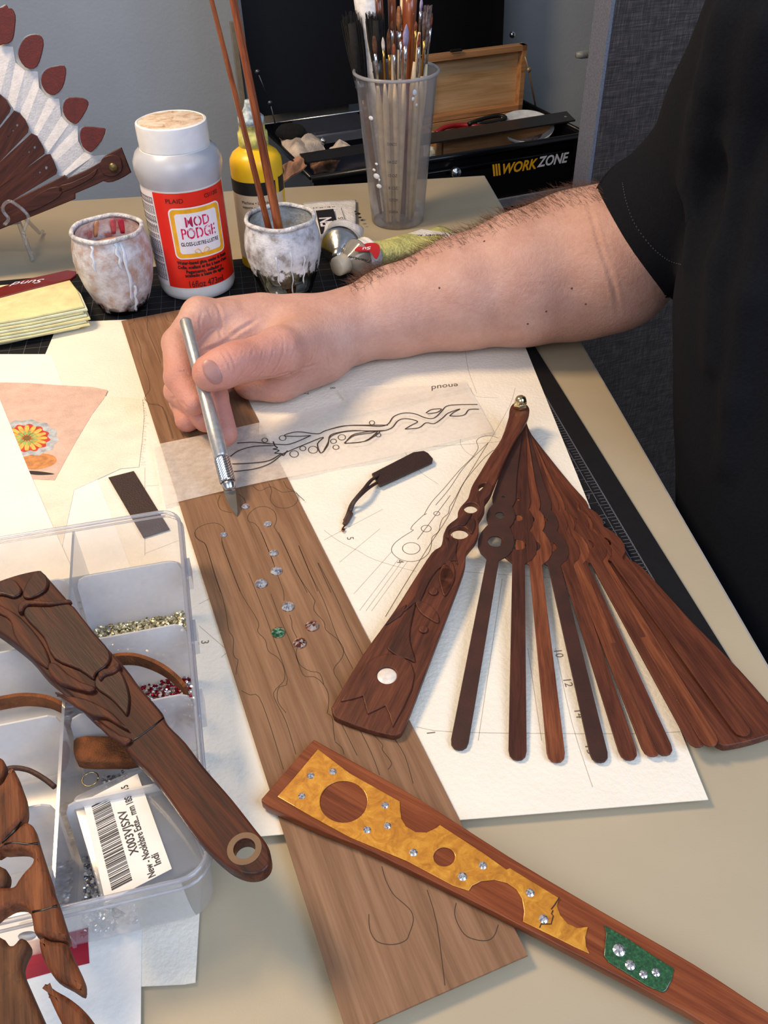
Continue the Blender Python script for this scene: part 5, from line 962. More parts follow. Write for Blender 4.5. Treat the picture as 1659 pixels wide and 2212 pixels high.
def drips(B, J, lst, mat, sc=1.):
    for a, z0, z1, w_ in lst:
        P = []; Rr = []
        for i in range(9):
            z = z0+(z1-z0)*i/8; r = np.interp(z/sc, [p[1] for p in JP], [p[0] for p in JP])*sc+.03; P.append(cyl(B, r, d2(a+1.5*math.sin(i*1.7)), z)); Rr.append(w_*(1+.35*math.sin(i*2.3+a)) if i < 8 else w_*.5)
        b = MB(); b.tube(P, Rr, 8, flat=.45); b.build('drip', mat, J)
m_drip = plain('drip_white', (214, 222, 234), .4, var=.05, vs_=2); m_lip = plain('lip_paint', (200, 200, 204), .5, var=.18, vs_=1.5, bmp=.4, bs=5)
J1, B1 = jar('paint_jar', (270, 662), 'glass jar crusted with white and pink paint left of the glue bottle', crusted('jar_paint_pink', (190, 184, 186), 1, .8, 1.8, (216, 214, 220), (176, 146, 134)), crusted('jar_in_pink', (200, 188, 186), 2, -1, .2, (226, 218, 218), (180, 110, 106)), m_lip)
drips(B1, J1, [(16, 7.1, 1.5, .17), (8, 7.2, 5.0, .2), (-30, 7.1, 5.0, .12), (22, 3.2, .3, .15)], m_drip)
b = MB(); b.lathe([(0, 5.6), (1.5, 5.65), (2.8, 5.55), (3.05, 5.2)], B1, 36); b.build('dirty_paint', plain('muddy_pink', (190, 148, 126), .4, var=.08, vs_=.8), J1)
for a, c_ in ((150, (176, 40, 70)), (165, (190, 90, 100)), (195, (200, 150, 110))):
    P = [cyl(B1, np.interp(z, [p[1] for p in JP], [p[0] for p in JP])-.26, d2(a+4*(7-z)), z) for z in (7.2, 6.9, 6.5, 6.1, 5.7)]; b = MB(); b.tube(P, [.2, .35, .3, .25, .2], 8, flat=.25); b.build('paint_smear', plain('smear_%d' % a, c_, .5, var=.15), J1)
J2, B2 = jar('paint_jar', (622, 637), 'glass jar with white crust holding two long brushes', crusted('jar_paint_white', (200, 204, 214), 3, 3.3, 3.9, (226, 230, 238), (150, 146, 146)), crusted('jar_in_white', (190, 196, 200), 4, 3.2, 4.2, (222, 226, 232), (166, 158, 140)), m_lip)
drips(B2, J2, [(10, 5.5, 1.2, .1), (-12, 5.2, 2.4, .1), (-22, 1.6, .5, .16), (30, 5, 2.2, .08)], m_drip)
b = MB(); b.lathe([(0, 4.6), (1.5, 4.62), (3.1, 4.6)], B2, 36); b.build('water', clear('murky_water', (120, 118, 96), .35, .03, 0, .2), J2)
# two long brushes in the jar
m_hand = wood('brush_handle', (92, 42, 20), (130, 64, 32), (158, 88, 48), .28, .7, 1.0, .03, 12); m_hand2 = wood('brush_handle_dark', (66, 30, 18), (96, 46, 26), (124, 66, 38), .28, .7, 1., .03, 12)
def jarbrush(p_top, p_rim, Yt, base, lab, mat, r0, r1):
    R = at(*p_rim, 7.6); top = aty(*p_top, R[1]+base); d = top-R; d /= np.linalg.norm(d); a = R-d*(6.5/d[2])
    # the upper end of the handle stays on the ray of the picture
    c = np.array([0, 0, CAMH]); D = (p_top[0]-W/2)*_R-(p_top[1]-H/2)*_U+FPX*_F; D /= np.linalg.norm(D)
    pass
    B_ = thing('long_paintbrush', lab, 'paintbrush', a, 'long brushes in the glass jar'); d2_ = (top-a)/np.linalg.norm(top-a); L = np.linalg.norm(top-a)+5
    ang_ = 0
    t_ = np.linspace(0, 1, 14); P = [a+d2_*(3.2+(L-3.2)*u) for u in t_]; 
    gcV = MB(); gcV.tube(P, [r0*.9+(r1-r0)*u if u > .08 else r0*.75+u for u in t_], 14)
    V = np.array(gcV.V); rel = V-a; g = np.stack([rel@d2_, rel@np.cross(d2_, [0, 1, 0]), rel@np.array([0, 1., 0])], 1); mesh('handle', V, gcV.F, mat, B_, gc=g)
    b = MB(); b.tube([a+d2_*1.5, a+d2_*2.6, a+d2_*3.6], [r0*.95, r0*.85, r0*.8], 14); b.build('ferrule', plain('ferrule_gold', (200, 160, 90), .25, .9), B_)
    b = MB(); b.tube([a+d2_*1.55, a+d2_*.8, a+d2_*.1], [r0*.9, r0*1.1, r0*.5], 12); b.build('bristles', plain('bristle_brown', (96, 58, 40), .8), B_)
    return B_
jarbrush((455, -8), (578, 483), 0, -1.5, 'thinner left one of the two long brown brush handles in the jar', m_hand, .34, .17)
jarbrush((502, -8), (601, 487), 0, 1.2, 'thicker right one of the two long brown brush handles in the jar', m_hand, .47, .30)
# ================= brush cup
BCp = at(859, 474, 0); CU = thing('brush_cup', 'tall frosted plastic measuring cup full of paintbrushes', 'cup', BCp)
m_cup = clear('cup_plastic', (176, 178, 190), .34, .22, .5, .14); m_cupr = clear('cup_rim', (200, 202, 212), .62, .25, 0, .14)
cr = lambda z: 2.85+(4.12-2.85)*z/15.2
b = MB(); b.open = True; b.lathe([(0, .25), (2.5, .2), (2.7, 0), (2.85, .05)]+[(cr(z), z) for z in (1, 3, 6, 9, 12, 14.2)]+[(4.1, 14.9)], BCp, 56); b.build('cup_wall', m_cup, CU)
b = MB(); P = [BCp+np.array([4.2*math.cos(a), 4.2*math.sin(a), 15.0]) for a in np.linspace(0, 2*math.pi, 49)]; b.tube(P, .17, 10, caps=False); b.build('rim', m_cupr, CU)
for i, (s, z) in enumerate((('OUNCES', 9.1), ('14 OZ', 7.3), ('12 OZ', 5.9), ('8 OZ', 4.6), ('CUSTOM', 3.3), ('DIANA', 2.0))): wtext(s, .42, BCp, cr(z)+.02, d2(-8), z, plain('print_grey', (60, 60, 70), .6), CU, 0, .95, name='scale_print')
for a, z, w_ in ((-42, 11.4, .22), (-38, 6.9, .14), (-40, 5.6, .3), (-34, 5.3, .16), (-36, 4.6, .24), (-45, 6.2, .16), (24, 13.3, .2), (30, 12.7, .16), (26, 13.9, .3)):
    c_ = cyl(BCp, cr(z)+.02, d2(a), z); f_ = c_-np.array([BCp[0], BCp[1], z]); f_ /= np.linalg.norm(f_); b = MB(); b.lathe([(w_, 0), (w_*.8, .05), (0, .07)], c_, 12, f_, 1.5 if abs(a) > 35 else .8); b.build('paint_fleck', m_drip, CU)
m_silver = plain('ferrule_silver', (206, 208, 214), .2, 1., var=.03); m_goldf = plain('ferrule_brass', (206, 160, 84), .25, 1.)
def bristle(name, c, v=.3): return plain(name, c, .85, var=v, vs_=3, bmp=.5, bs=20)
br_blk = bristle('bristle_black', (26, 24, 24)); br_brn = bristle('bristle_umber', (92, 60, 42)); br_tan = bristle('bristle_tan', (150, 100, 68)); br_lav = bristle('bristle_lavender', (176, 166, 204), .1); br_wht = bristle('bristle_white', (220, 214, 210), .1); br_gry = bristle('bristle_grey', (120, 104, 104)); br_rus = bristle('bristle_rust', (140, 74, 52))
h_tan = plain('handle_pale', (226, 204, 170), .45, var=.06); h_wht = plain('handle_painted', (208, 208, 210), .5, var=.12, vs_=1.5); 
# (tip x, tip y, bristle root y, ferrule end y, depth offset, width, bristle, ferrule, handle, label)
spec = [
 (757, 28, 158, 200, .9, 2.1, br_blk, m_gunm, m_hand2, 'wide black bristle brush at the left edge of the cup', 1.0),
 (808, 28, 118, 190, -.6, 1.75, br_blk, m_gunm, m_hand2, 'bushy black brush second from left, behind a small brown one', 1.0),
 (808, 78, 112, 178, -3.0, .55, br_brn, m_silver, h_tan, 'small brown brush with dull silver ferrule at the front of the cup', .9),
 (827, 80, 106, 172, -3.2, .36, br_wht, m_goldf, h_tan, 'white tipped brush with long gold ferrule', .6),
 (839, 62, 112, 168, -2.2, .5, br_brn, m_goldf, h_tan, 'narrow brown brush with brass ferrule right of the white tipped one', .7),
 (851, 94, 116, 172, -3.0, .4, br_rus, m_silver, h_tan, 'small rust bristle brush in the centre front', .7),
 (862, 14, 60, 96, .2, 1.0, br_tan, m_silver, h_tan, 'flat tan brush with wide bristles in the middle of the cup', 1.0),
 (878, 52, 94, 165, -2.8, .66, br_lav, m_silver, h_tan, 'lavender oval tipped brush at the front', .5),
 (866, 86, 88, 164, -2.6, .5, br_rus, m_silver, h_tan, 'silver ferrule brush just left of the lavender oval one', .7),
 (911, -6, 19, 60, -.6, .55, br_lav, m_silver, h_tan, 'tall lavender tipped brush rising near the right side', .6),
 (899, 46, 62, 125, -1.2, .45, br_rus, m_goldf, h_tan, 'gold ferruled brush right of the thick brown handle', .7),
 (906, 72, 98, 160, -2.2, .5, br_rus, m_silver, h_tan, 'silver brush with reddish point near the right front', .4),
 (919, 50, 82, 155, -1.6, .46, br_brn, m_goldf, h_tan, 'brush with gilded ferrule second from the right rim', .6),
 (924, 14, 92, 150, -1.0, .5, br_gry, m_silver, h_tan, 'scraggly grey bristle brush near the right rim', 1.3),
 (934, 28, 56, 128, -.2, .42, br_rus, m_silver, h_tan, 'rightmost brush with pale worn tip', .8),
 (847, 44, 62, 110, -.2, .6, br_brn, m_silver, h_tan, 'slim brush behind the centre leaning left', .7)]
cupY = BCp[1]
def stickline(tx_, ty_, dy, zb=.8):
    top = aty(tx_, ty_, cupY+dy); u = (top[0]-BCp[0])/4.6; bot = np.array([BCp[0]+u*2.0+.35*math.sin(tx_), cupY+dy*.55, .5]); return bot, top
for (tx_, ty_, ry, fy, dy, w_, mb_, mf_, mh_, lab, flt) in spec:
    bot, top = stickline(tx_, ty_, dy); d = top-bot; L = np.linalg.norm(d); d /= L
    px_cm = FPX/((top-np.array([0, 0, CAMH]))@_F); lb = (ry-ty_)/px_cm/.98; lf_ = (fy-ry)/px_cm; r = w_/2
    b_ = thing('paintbrush', lab, 'paintbrush', bot, 'brushes standing in the frosted cup')
    nb = 26 if mb_ in (br_blk, br_gry) else 0
    root = top-d*lb
    if nb:
        M_ = MB(); 
        for i in range(nb*5):
            a_ = rng.uniform(0, 6.28); q = math.sqrt(rng.uniform(0, 1))*r; e1 = np.array([1., 0, 0]); e2 = np.array([0, 1., 0]); o = root+e1*q*math.cos(a_)*.62+e2*q*math.sin(a_)*.5
            e_ = root+d*lb*rng.uniform(.8, 1.04)+e1*q*math.cos(a_)*(1.05 if mb_ is br_blk else 1.5)+e2*q*math.sin(a_)*.6+np.array([rng.uniform(-.08, .08), 0, 0]); M_.tube([o-d*.2, (o+e_)/2+e1*.05*math.cos(a_), e_], [.06, .07, .02], 4, caps=False)
        M_.tube([root-d*.2, root+d*lb*.5, root+d*lb*.86], [r*.62, r*.85, r*.7], 12, flat=.6); M_.build('bristles', mb_, b_, kind='stuff')
    else:
        b = MB(); b.tube([root-d*.1, root+d*lb*.3, root+d*lb*.6, root+d*lb*.85, root+d*lb], [r*.62, r*.95, r*(.95 if flt > .4 else .6), r*(.75 if flt > .8 else .5), r*(.5 if flt > .8 else .08)], 12, flat=.6); b.build('bristles', mb_, b_)
    fr_ = r*.62; b = MB(); b.tube([root, root-d*lf_*.3, root-d*lf_*.34, root-d*lf_*.38, root-d*lf_], [fr_, fr_*.92, fr_*1.02, fr_*.92, min(fr_*.85, .3)], 16); b.build('ferrule', mf_, b_)
    e = root-d*lf_; lh_ = np.linalg.norm(e-bot); b = MB(); b.tube([e, e-d*lh_*.15, e-d*lh_*.6, bot], [min(fr_*.85, .3), .34, .3, .16], 12); b.build('handle', mh_, b_)
for (x0, y0, x1, y1, dy, r0, r1, mt, lab) in [(893, 165, 886, -25, .2, .5, .72, m_hand, 'thick glossy brown brush handle standing tip up in the cup'), (846, 120, 816, -25, 1.2, .3, .46, m_hand2, 'dark brown brush handle leaning left in the cup'), (806, 150, 792, -20, 2.0, .7, 1.35, h_wht, 'thick white painted handle at the back left of the cup'), (866, 100, 871, -25, 1.8, .22, .3, h_tan, 'pale slim handle behind the flat tan brush'), (852, 90, 846, -20, 2.6, .3, .42, m_hand, 'reddish brown handle in the back centre of the cup')]:
    top = aty(x1, y1, cupY+dy); q = aty(x0, y0, cupY+dy*.9); d = (top-q)/np.linalg.norm(top-q); u = (top[0]-BCp[0])/4.6; bot = np.array([BCp[0]+u*1.9, cupY+dy*.5, .6]); b_ = thing('paintbrush', lab, 'paintbrush', bot, 'handles standing tip up in the cup')
    d = top-bot; g = MB(); ts = np.linspace(0, 1, 10); g.tube([bot+d*t for t in ts], [r0*.55+(r1-r0*.55)*t**.8 for t in ts], 14); V = np.array(g.V); dn = d/np.linalg.norm(d); rel = V-bot
    mesh('handle', V, g.F, mt, b_, gc=np.stack([rel@dn, rel[:, 0], rel[:, 1]], 1)); b = MB(); b.tube([top-dn*.02, top+dn*r1*.8, top+dn*r1*1.3], [r1, r1*.75, .05], 14); b.build('handle_tip', mt, b_)
# ================= paint tubes
m_tubew = plain('tube_white', (232, 228, 226), .4, var=.05, vs_=.8, bmp=.25, bs=3); m_tubey = plain('tube_yellow', (208, 206, 132), .4, var=.12, vs_=.8, bmp=.35, bs=3); m_alu = plain('tube_alu', (190, 192, 196), .25, 1., var=.1, vs_=1, bmp=.04, bs=3); m_capw = plain('tube_cap', (236, 220, 192), .5, var=.05)
def tubebody(px_a, px_b, wa, wb, ha, hb, mat, par, n=14, m_=20, amp=.08, name='tube_body', z0=.05):
    """squeezed tube: round near the neck (a), flat at the crimp (b)"""
    A_, B_ = at(*px_a, 0), at(*px_b, 0); d = (B_-A_); d[2] = 0; L = np.linalg.norm(d); d /= L; s = np.array([-d[1], d[0], 0]); V = []; F = []
    for i in range(n+1):
        u = i/n; w_ = wa+(wb-wa)*u; h = ha+(hb-ha)*u**.7
        for k in range(m_):
            a = 2*math.pi*k/m_; cr_ = amp*math.sin(u*13+a*2)*(.3+u)*h; V.append(A_+d*L*u+s*(w_/2*math.cos(a)+.1*amp*math.sin(u*20))+np.array([0, 0, z0+h/2+(h/2+cr_)*math.sin(a)]))
    F = [(i*m_+k, i*m_+(k+1) % m_, (i+1)*m_+(k+1) % m_, (i+1)*m_+k) for i in range(n) for k in range(m_)]+[tuple(range(m_))[::-1], tuple(n*m_+k for k in range(m_))]
    mesh(name, V, F, mat, par); return A_, d, s, L
T1 = thing('paint_tube', 'flattened white paint tube with black printed block behind the jar', 'paint tube', at(735, 500, 0))
A_, d, s, L = tubebody((735, 545), (712, 440), 3.2, 6.2, 1.6, .35, m_tubew, T1)
# printed block
tz = .9


def decal(name, px, z, mat, par, th=.03): 
    return plate(name, [[p[:2] for p in ats(px, z+th)]], z, th, mat, par)
zt1 = lambda X, Y: .62
decal('printed_block', [(682, 455), (720, 451), (734, 500), (693, 505)], .95, m_blk2, T1)
V, F = text_vf('EN', 2.2, .01, .05); ex_ = at(700, 452, 1.)-at(712, 503, 1.); ex_ /= np.linalg.norm(ex_); ey_ = np.array([-ex_[1], ex_[0], 0]); V[:, 0] *= 2.4/(V[:, 0].max()-V[:, 0].min()); V[:, 1] *= 1.35/(V[:, 1].max()-V[:, 1].min()); mesh('lettering', put(V, at(706, 479, .99), ex_, ey_, (0, 0, 1)), F, m_lw, T1, smooth=False)
V, F = text_vf('LICS', .8, .01, .0, sp=1.6); mesh('lettering', put(V, at(738, 478, .99), ex_, ey_, (0, 0, 1)), F, m_blk2, T1, smooth=False)
V, F = text_vf('5 fl. oz./148 ml', .42, .01, .0); mesh('lettering', put(V, at(700, 448, .99), -ey_, ex_, (0, 0, 1)), F, m_blk2, T1, smooth=False)
b = MB(); b.ribbon([at(737, 449, 1.0), at(752, 495, 1.0)], .06); b.build('printed_line', m_blk2, T1, smooth=False)
b = MB(); 
for x, y, r in ((773, 462, .32), (777, 470, .2), (768, 457, .16), (782, 476, .14)): b.lathe([(r, 0), (r*.7, .06), (0, .08)], at(x, y, .72), 9)
b.build('black_splotch', m_blk2, T1, kind='stuff')
T2 = thing('paint_tube', 'bare silver paint tube shoulder lying under the white labelled tubes', 'paint tube', at(740, 540, 0))
tubebody((735, 560), (748, 520), 3.9, 3.9, 3.0, 2.2, m_tubew, T2)
A_ = at(734, 578, 0); ax = at(748, 520, 0)-A_; ax[2] = 0; ax /= np.linalg.norm(ax); b = MB(); b.lathe([(.0, -1.4), (.55, -1.4), (.6, -.5), (.7, -.4), (1.85, .9), (1.95, 1.1), (1.95, 1.6)], A_+np.array([0, 0, 1.65]), 32, ax); b.build('metal_shoulder', m_alu, T2)
T3 = thing('paint_tube', 'pale green-yellow paint tube with red emblem and white cap by the forearm', 'paint tube', at(800, 560, 0))
tubebody((792, 580), (985, 510), 3.6, 5.6, 2.9, .4, m_tubey, T3, amp=.16)
tubebody((776, 588), (800, 578), 3.7, 3.7, 3.1, 3.0, m_tubew, T3, name='label_band', amp=.02)
A_ = at(752, 600, 0); ax = at(800, 578, 0)-A_; ax[2] = 0; ax /= np.linalg.norm(ax); cc = A_+np.array([0, 0, 1.6])
b = MB(); b.lathe([(.62, -.3), (.7, -.2), (1.7, 1.15), (1.82, 1.3), (1.85, 1.45)], cc, 36, ax); b.build('clear_shoulder', clear('tube_shoulder', (220, 214, 204), .6, .12, 0, .3), T3)
b = MB(); b.lathe([(0, -1.5), (.8, -1.5), (.92, -1.35), (.95, -.3), (.7, -.2), (0, -.2)], cc, 28, ax); b.build('cap', m_capw, T3)
q0 = at(800, 543, 3.0); b = MB(); pl = [at(x, y, 3.05) for x, y in ((766, 540), (778, 530), (800, 524), (818, 528), (820, 545), (813, 558), (806, 552), (800, 542), (784, 542))]; V, F = plate_vf([[p[:2] for p in catmull(pl, 3)]], .06); V[:, 2] += 2.98
mesh('red_emblem', V, F, plain('emblem_red', (190, 30, 40), .4), T3, smooth=False)
V, F = text_vf('Su', .9, .01, .02, shear=.4); mesh('lettering', put(V, at(794, 536, 3.06), (-.95, -.3, 0), (.3, -.95, 0), (0, 0, 1)), F, m_lw, T3, smooth=False)
V, F = text_vf('Titanium', .72, .01, .01); mesh('lettering', put(V, at(777, 560, 3.12), (-.85, .5, 0), (-.5, -.85, 0), (0, 0, 1)), F, m_blk2, T3, smooth=False)
decal('tube_end_label', [(880, 505), (910, 495), (1000, 507), (990, 520), (960, 522)], .9, m_tubew, T3)
V, F = text_vf('GOLDEN  ARTISTS', .5, .01, .0); mesh('lettering', put(V, at(918, 508, .96), (-1, .05, 0), (-.05, -1, 0), (0, 0, 1)), F, m_blk2, T3, smooth=False)
# ================= the craftsman: bare forearm and hand, black T-shirt
PER = thing('person', 'person in a black T-shirt leaning on the table, cutting with a craft knife', 'person', (44, 46, -75))
KT = at(512, 1116, ZB+.02); KE = at(400, 692, 8.0); kd = (KE-KT)/np.linalg.norm(KE-KT)
def kn(t): return KT+(KE-KT)*t
a_ = lambda x, y, z: at(x, y, z)
SEG = [  # (a, ra, b, rb, blend)
 (a_(735, 712, 3.4), 2.75, a_(850, 675, 3.9), 3.55), (a_(850, 675, 3.9), 3.55, a_(1000, 634, 4.9), 4.45), (a_(1000, 634, 4.9), 4.45, a_(1130, 604, 5.6), 5.3), (a_(1130, 604, 5.6), 5.3, a_(1240, 577, 6.2), 5.85), (a_(1240, 577, 6.2), 5.85, a_(1310, 562, 7.0), 5.9),
]
UA = [a_(1325, 556, 7.6), aty(1400, 505, 65.5), aty(1525, 412, 61.5), aty(1655, 240, 57.5), aty(1780, 60, 54)]
def arm_f(X, Y, Z, fingers=True):
    d = None
    def add(a, ra, b, rb, k):
        nonlocal d
        e = cone(X, Y, Z, a, ra, b, rb); d = e if d is None else smin(d, e, k)
    for s in SEG: add(*s, .8)
    add(UA[0], 5.4, UA[1], 4.6, .8); add(UA[1], 4.6, UA[2], 5.0, 1.); add(UA[2], 5.0, UA[3], 5.6, 1.); add(UA[3], 5.6, UA[4], 6.2, 1.)
    # palm, heel of the hand and thumb mound
    add(a_(735, 712, 3.4), 2.75, a_(640, 718, 3.6), 2.75, 1.4)
    add(a_(640, 718, 3.6), 2.7, a_(520, 722, 4.3), 2.35, 1.2)
    add(a_(560, 690, 4.6), 2.0, a_(470, 700, 5.0), 1.9, 1.2)
    add(a_(700, 770, 2.6), 2.1, a_(600, 810, 2.4), 1.95, 1.2)
    add(a_(600, 810, 2.4), 1.8, a_(545, 822, 2.2), 1.5, .9)
    add(a_(690, 728, 3.9), 2.1, a_(605, 758, 5.4), 1.75, 1.7)
    if fingers:
        # thumb, pressed against the knife
        add(a_(600, 762, 5.6), 1.7, a_(522, 782, 6.3), 1.42, .7); e = None
        th = smin(cone(X, Y, Z, a_(522, 782, 6.3), 1.42, a_(478, 797, 6.5), 1.36), cone(X, Y, Z, a_(478, 797, 6.5), 1.36, a_(456, 806, 6.4), 1.28), .3)
        th = smin(th, ellipsoid(X, Y, Z, a_(505, 775, 6.9), (1.2, 1.2, 1.05)), .5); d = smin(d, th, .35)
        # index finger, bent around the knife
        i1 = cone(X, Y, Z, a_(500, 690, 5.6), 1.5, a_(432, 682, 6.3), 1.35); i2 = cone(X, Y, Z, a_(432, 682, 6.3), 1.35, a_(384, 742, 5.7), 1.12); i3 = cone(X, Y, Z, a_(384, 742, 5.7), 1.12, a_(388, 815, 4.8), 1.08); i4 = cone(X, Y, Z, a_(388, 815, 4.8), 1.08, a_(420, 872, 3.9), .82)
        ix_ = smin(smin(smin(i1, i2, .5), i3, .35), i4, .3); d = smin(d, ix_, .12)
        # middle finger behind the knife, its tip right of it
        m1 = cone(X, Y, Z, a_(500, 720, 4.6), 1.4, a_(410, 780, 4.3), 1.1); m2 = cone(X, Y, Z, a_(410, 780, 4.3), 1.1, a_(462, 856, 3.3), 1.0); m3 = cone(X, Y, Z, a_(462, 856, 3.3), 1.0, a_(486, 938, 2.0), .88)
        d = smin(d, smin(smin(m1, m2, .3), m3, .3), .1)
        # ring finger and little finger curled on the board
        r1 = cone(X, Y, Z, a_(500, 745, 3.4), 1.3, a_(385, 845, 3.0), 1.0); r2 = cone(X, Y, Z, a_(385, 845, 3.0), 1.0, a_(445, 905, 1.9), .9); r3 = cone(X, Y, Z, a_(445, 905, 1.9), .9, a_(470, 912, 1.7), .82)
        d = smin(d, smin(smin(r1, r2, .3), r3, .3), .1)
        l1 = cone(X, Y, Z, a_(540, 790, 2.2), 1.2, a_(392, 868, 1.9), .86); l2 = cone(X, Y, Z, a_(392, 868, 1.9), .86, a_(404, 908, 1.42), .8); l3 = cone(X, Y, Z, a_(404, 908, 1.42), .8, a_(440, 898, 1.4), .72)
        d = smin(d, smin(smin(l1, l2, .3), l3, .3), .1)
        # creases: thumb base folds and web
        for p, q, r in (((497, 735, 6.6), (545, 700, 6.3), .22), ((545, 815, 4.5), (620, 800, 4.5), .2), ((512, 824, 4.6), (545, 815, 4.5), .22)):
            e = cone(X, Y, Z, a_(*p), r, a_(*q), r); d = -smin(-d, e, .5)
    # pressed flat where it rests on the board and the table
    fl = (ZB+.05)-Z; d = -smin(-d, -fl, .25)
    return d
def skin():
    m, t, b_ = nt('skin'); v = coords(t); f = noise(t, v, .35, 4, .6); f2 = noise(t, v, 3.5, 5, .6)
    mx = N(t, 'ShaderNodeMath', operation='MULTIPLY_ADD'); t.links.new(f2, mx.inputs[0]); mx.inputs[1].default_value = .35; t.links.new(f, mx.inputs[2])
    base = ramp(t, mx.outputs[0], [(.4, (184, 138, 122)), (.66, (198, 153, 138)), (.92, (208, 167, 153))])
    # fingertips are redder: the colour depends on where on the hand the skin is
    sp = N(t, 'ShaderNodeAttribute', attribute_name='gc'); sx_ = N(t, 'ShaderNodeSeparateXYZ'); t.links.new(sp.outputs['Vector'], sx_.inputs[0])
    mr = N(t, 'ShaderNodeMapRange'); t.links.new(sx_.outputs[1], mr.inputs[0]); mr.inputs[1].default_value = 58; mr.inputs[2].default_value = 51; mr.inputs[3].default_value = 0; mr.inputs[4].default_value = .42
    mi = N(t, 'ShaderNodeMix', data_type='RGBA'); t.links.new(mr.outputs[0], mi.inputs[0]); t.links.new(base, mi.inputs[6]); mi.inputs[7].default_value = lin((206, 118, 102)); t.links.new(mi.outputs[2], b_.inputs['Base Color'])
    b_.inputs['Roughness'].default_value = .5; b_.inputs['Subsurface Weight'].default_value = .12; b_.inputs['Subsurface Radius'].default_value = (.01, .004, .002); b_.inputs['Subsurface Scale'].default_value = .5
    bump(t, b_, f2, .18, .01); v2 = coords(t, (1, 1, 1)); bump(t, b_, noise(t, v2, 14, 3, .6), .12, .004); return m
m_skin = skin()
# one continuous surface: fine over the hand, same field for the arm
def whole(X, Y, Z): return arm_f(X, Y, Z, True)
def hit(x, y, f=whole):
    c = np.array([0, 0, CAMH]); D = (x-W/2)*_R-(y-H/2)*_U+FPX*_F; D /= np.linalg.norm(D); t = 30.
    for _ in range(160):
        p = c+D*t; e = float(f(*[np.array([[[v]]]) for v in p])[0, 0, 0])
        if e < .01: break
        t += max(.01, e*.6)
        if t > 140: return None, None
    g = np.array([float(f(*[np.array([[[v]]]) for v in p+np.eye(3)[i]*.05])[0, 0, 0])-float(f(*[np.array([[[v]]]) for v in p-np.eye(3)[i]*.05])[0, 0, 0]) for i in range(3)]); return p, g/np.linalg.norm(g)
def cutsurf():
    """the field sampled once, the hand refined, skin folds pressed in along lines on the skin"""
    V, F = surfnet(whole, (-19.0, 46, .2), (36, 84, 30), .21)
    me = bpy.data.meshes.new('t'); me.from_pydata(V.tolist(), [], [tuple(int(i) for i in f) for f in F]); bm = bmesh.new(); bm.from_mesh(me)
    E = [e for e in bm.edges if e.verts[0].co.x < .5 and e.verts[1].co.x < .5]
    bmesh.ops.subdivide_edges(bm, edges=E, cuts=1, use_grid_fill=True, smooth=.0); bm.normal_update()
    for v in bm.verts: pass
    Vn = np.array([v.co[:] for v in bm.verts]); Nn = np.array([v.normal[:] for v in bm.verts]); F = [tuple(v.index for v in f.verts) for f in bm.faces]; bm.free(); bpy.data.meshes.remove(me)
    # pull refined vertices onto the field
    sel = Vn[:, 0] < .6; P = Vn[sel]; 
    for _ in range(2):
        e = np.array([float(0)]*len(P)); 
        e = whole(P[:, 0][:, None, None], P[:, 1][:, None, None], P[:, 2][:, None, None])[:, 0, 0]; P = P-Nn[sel]*e[:, None]*.9
    Vn[sel] = P
    disp = np.zeros(len(Vn))
    for ln, dep, wd in CREASES:
        Q = [hit(*q)[0] for q in ln]; Q = [q for q in Q if q is not None]
        if len(Q) < 2: continue
        Q = catmull(Q, 3, False); best = np.full(len(Vn), 9.); tpos = np.zeros(len(Vn)); n_ = len(Q)-1
        lo_, hi_ = np.min(Q, 0)-1, np.max(Q, 0)+1; near = np.all((Vn > lo_) & (Vn < hi_), 1); X = Vn[near]; bb = np.full(len(X), 9.); tt = np.zeros(len(X))
        for i in range(n_):
            d = Q[i+1]-Q[i]; L = d@d; t = np.clip(((X-Q[i])@d)/L, 0, 1); r = np.linalg.norm(X-Q[i]-t[:, None]*d, axis=1); m = r < bb; bb[m] = r[m]; tt[m] = (i+t[m])/n_
        fade = np.clip(np.minimum(tt, 1-tt)*5, 0, 1); g = np.exp(-(bb/wd)**2)-.45*np.exp(-((bb-2*wd)/wd)**2); disp[near] += -dep*g*fade
    return Vn+Nn*disp[:, None], F
H1 = lambda *p: crop(320, 620, 3.95, p)
CREASES = [([(1262, 415), (1280, 470), (1296, 530), (1314, 580), (1330, 640), (1336, 690)], .13, .15), ([(1284, 440), (1306, 510), (1326, 580)], .05, .12)]
for k in range(8): CREASES.append((H1((690+k*62, 470+k*8), (760+k*62-8*k, 600+k*6), (745+k*48, 690+k*8), (700+k*42, 760+k*6)) if False else H1((760+k*95, 420-k*6), (800+k*88, 560+k*2), (770+k*80, 680+k*4), (700+k*72, 770+k*4)), .03+.02*math.sin(k*2.7)**2, .075+.02*math.sin(k*1.9)))
for q in (((560, 530), (600, 590), (640, 660), (660, 740)), ((600, 520), (650, 590), (690, 660), (700, 740)), ((650, 500), (700, 570), (735, 650), (740, 730)), ((530, 560), (580, 600), (620, 660))): CREASES.append((H1(*q), .035, .07))
CREASES += [(H1((560, 130), (610, 200), (620, 300), (610, 380), (640, 470)), .09, .12), (H1((430, 560), (540, 520), (640, 480), (760, 380), (860, 320), (950, 260)), .10, .14), (H1((500, 170), (540, 260), (600, 370)), .05, .1), (H1((470, 200), (440, 300), (450, 420)), .04, .1), (H1((260, 720), (310, 720), (350, 745)), .07, .08), (H1((240, 560), (290, 545), (340, 560)), .03, .07), (H1((900, 780), (1050, 770), (1200, 730), (1350, 690), (1500, 640)), .06, .12), (H1((1530, 560), (1560, 680), (1600, 740)), .05, .12), (H1((150, 930), (220, 950), (300, 990), (380, 1090)), .05, .09)]
V, F = cutsurf()
BODY = mesh('body', V, F, m_skin, PER, label='bare tanned forearm and hand with curled fingers')
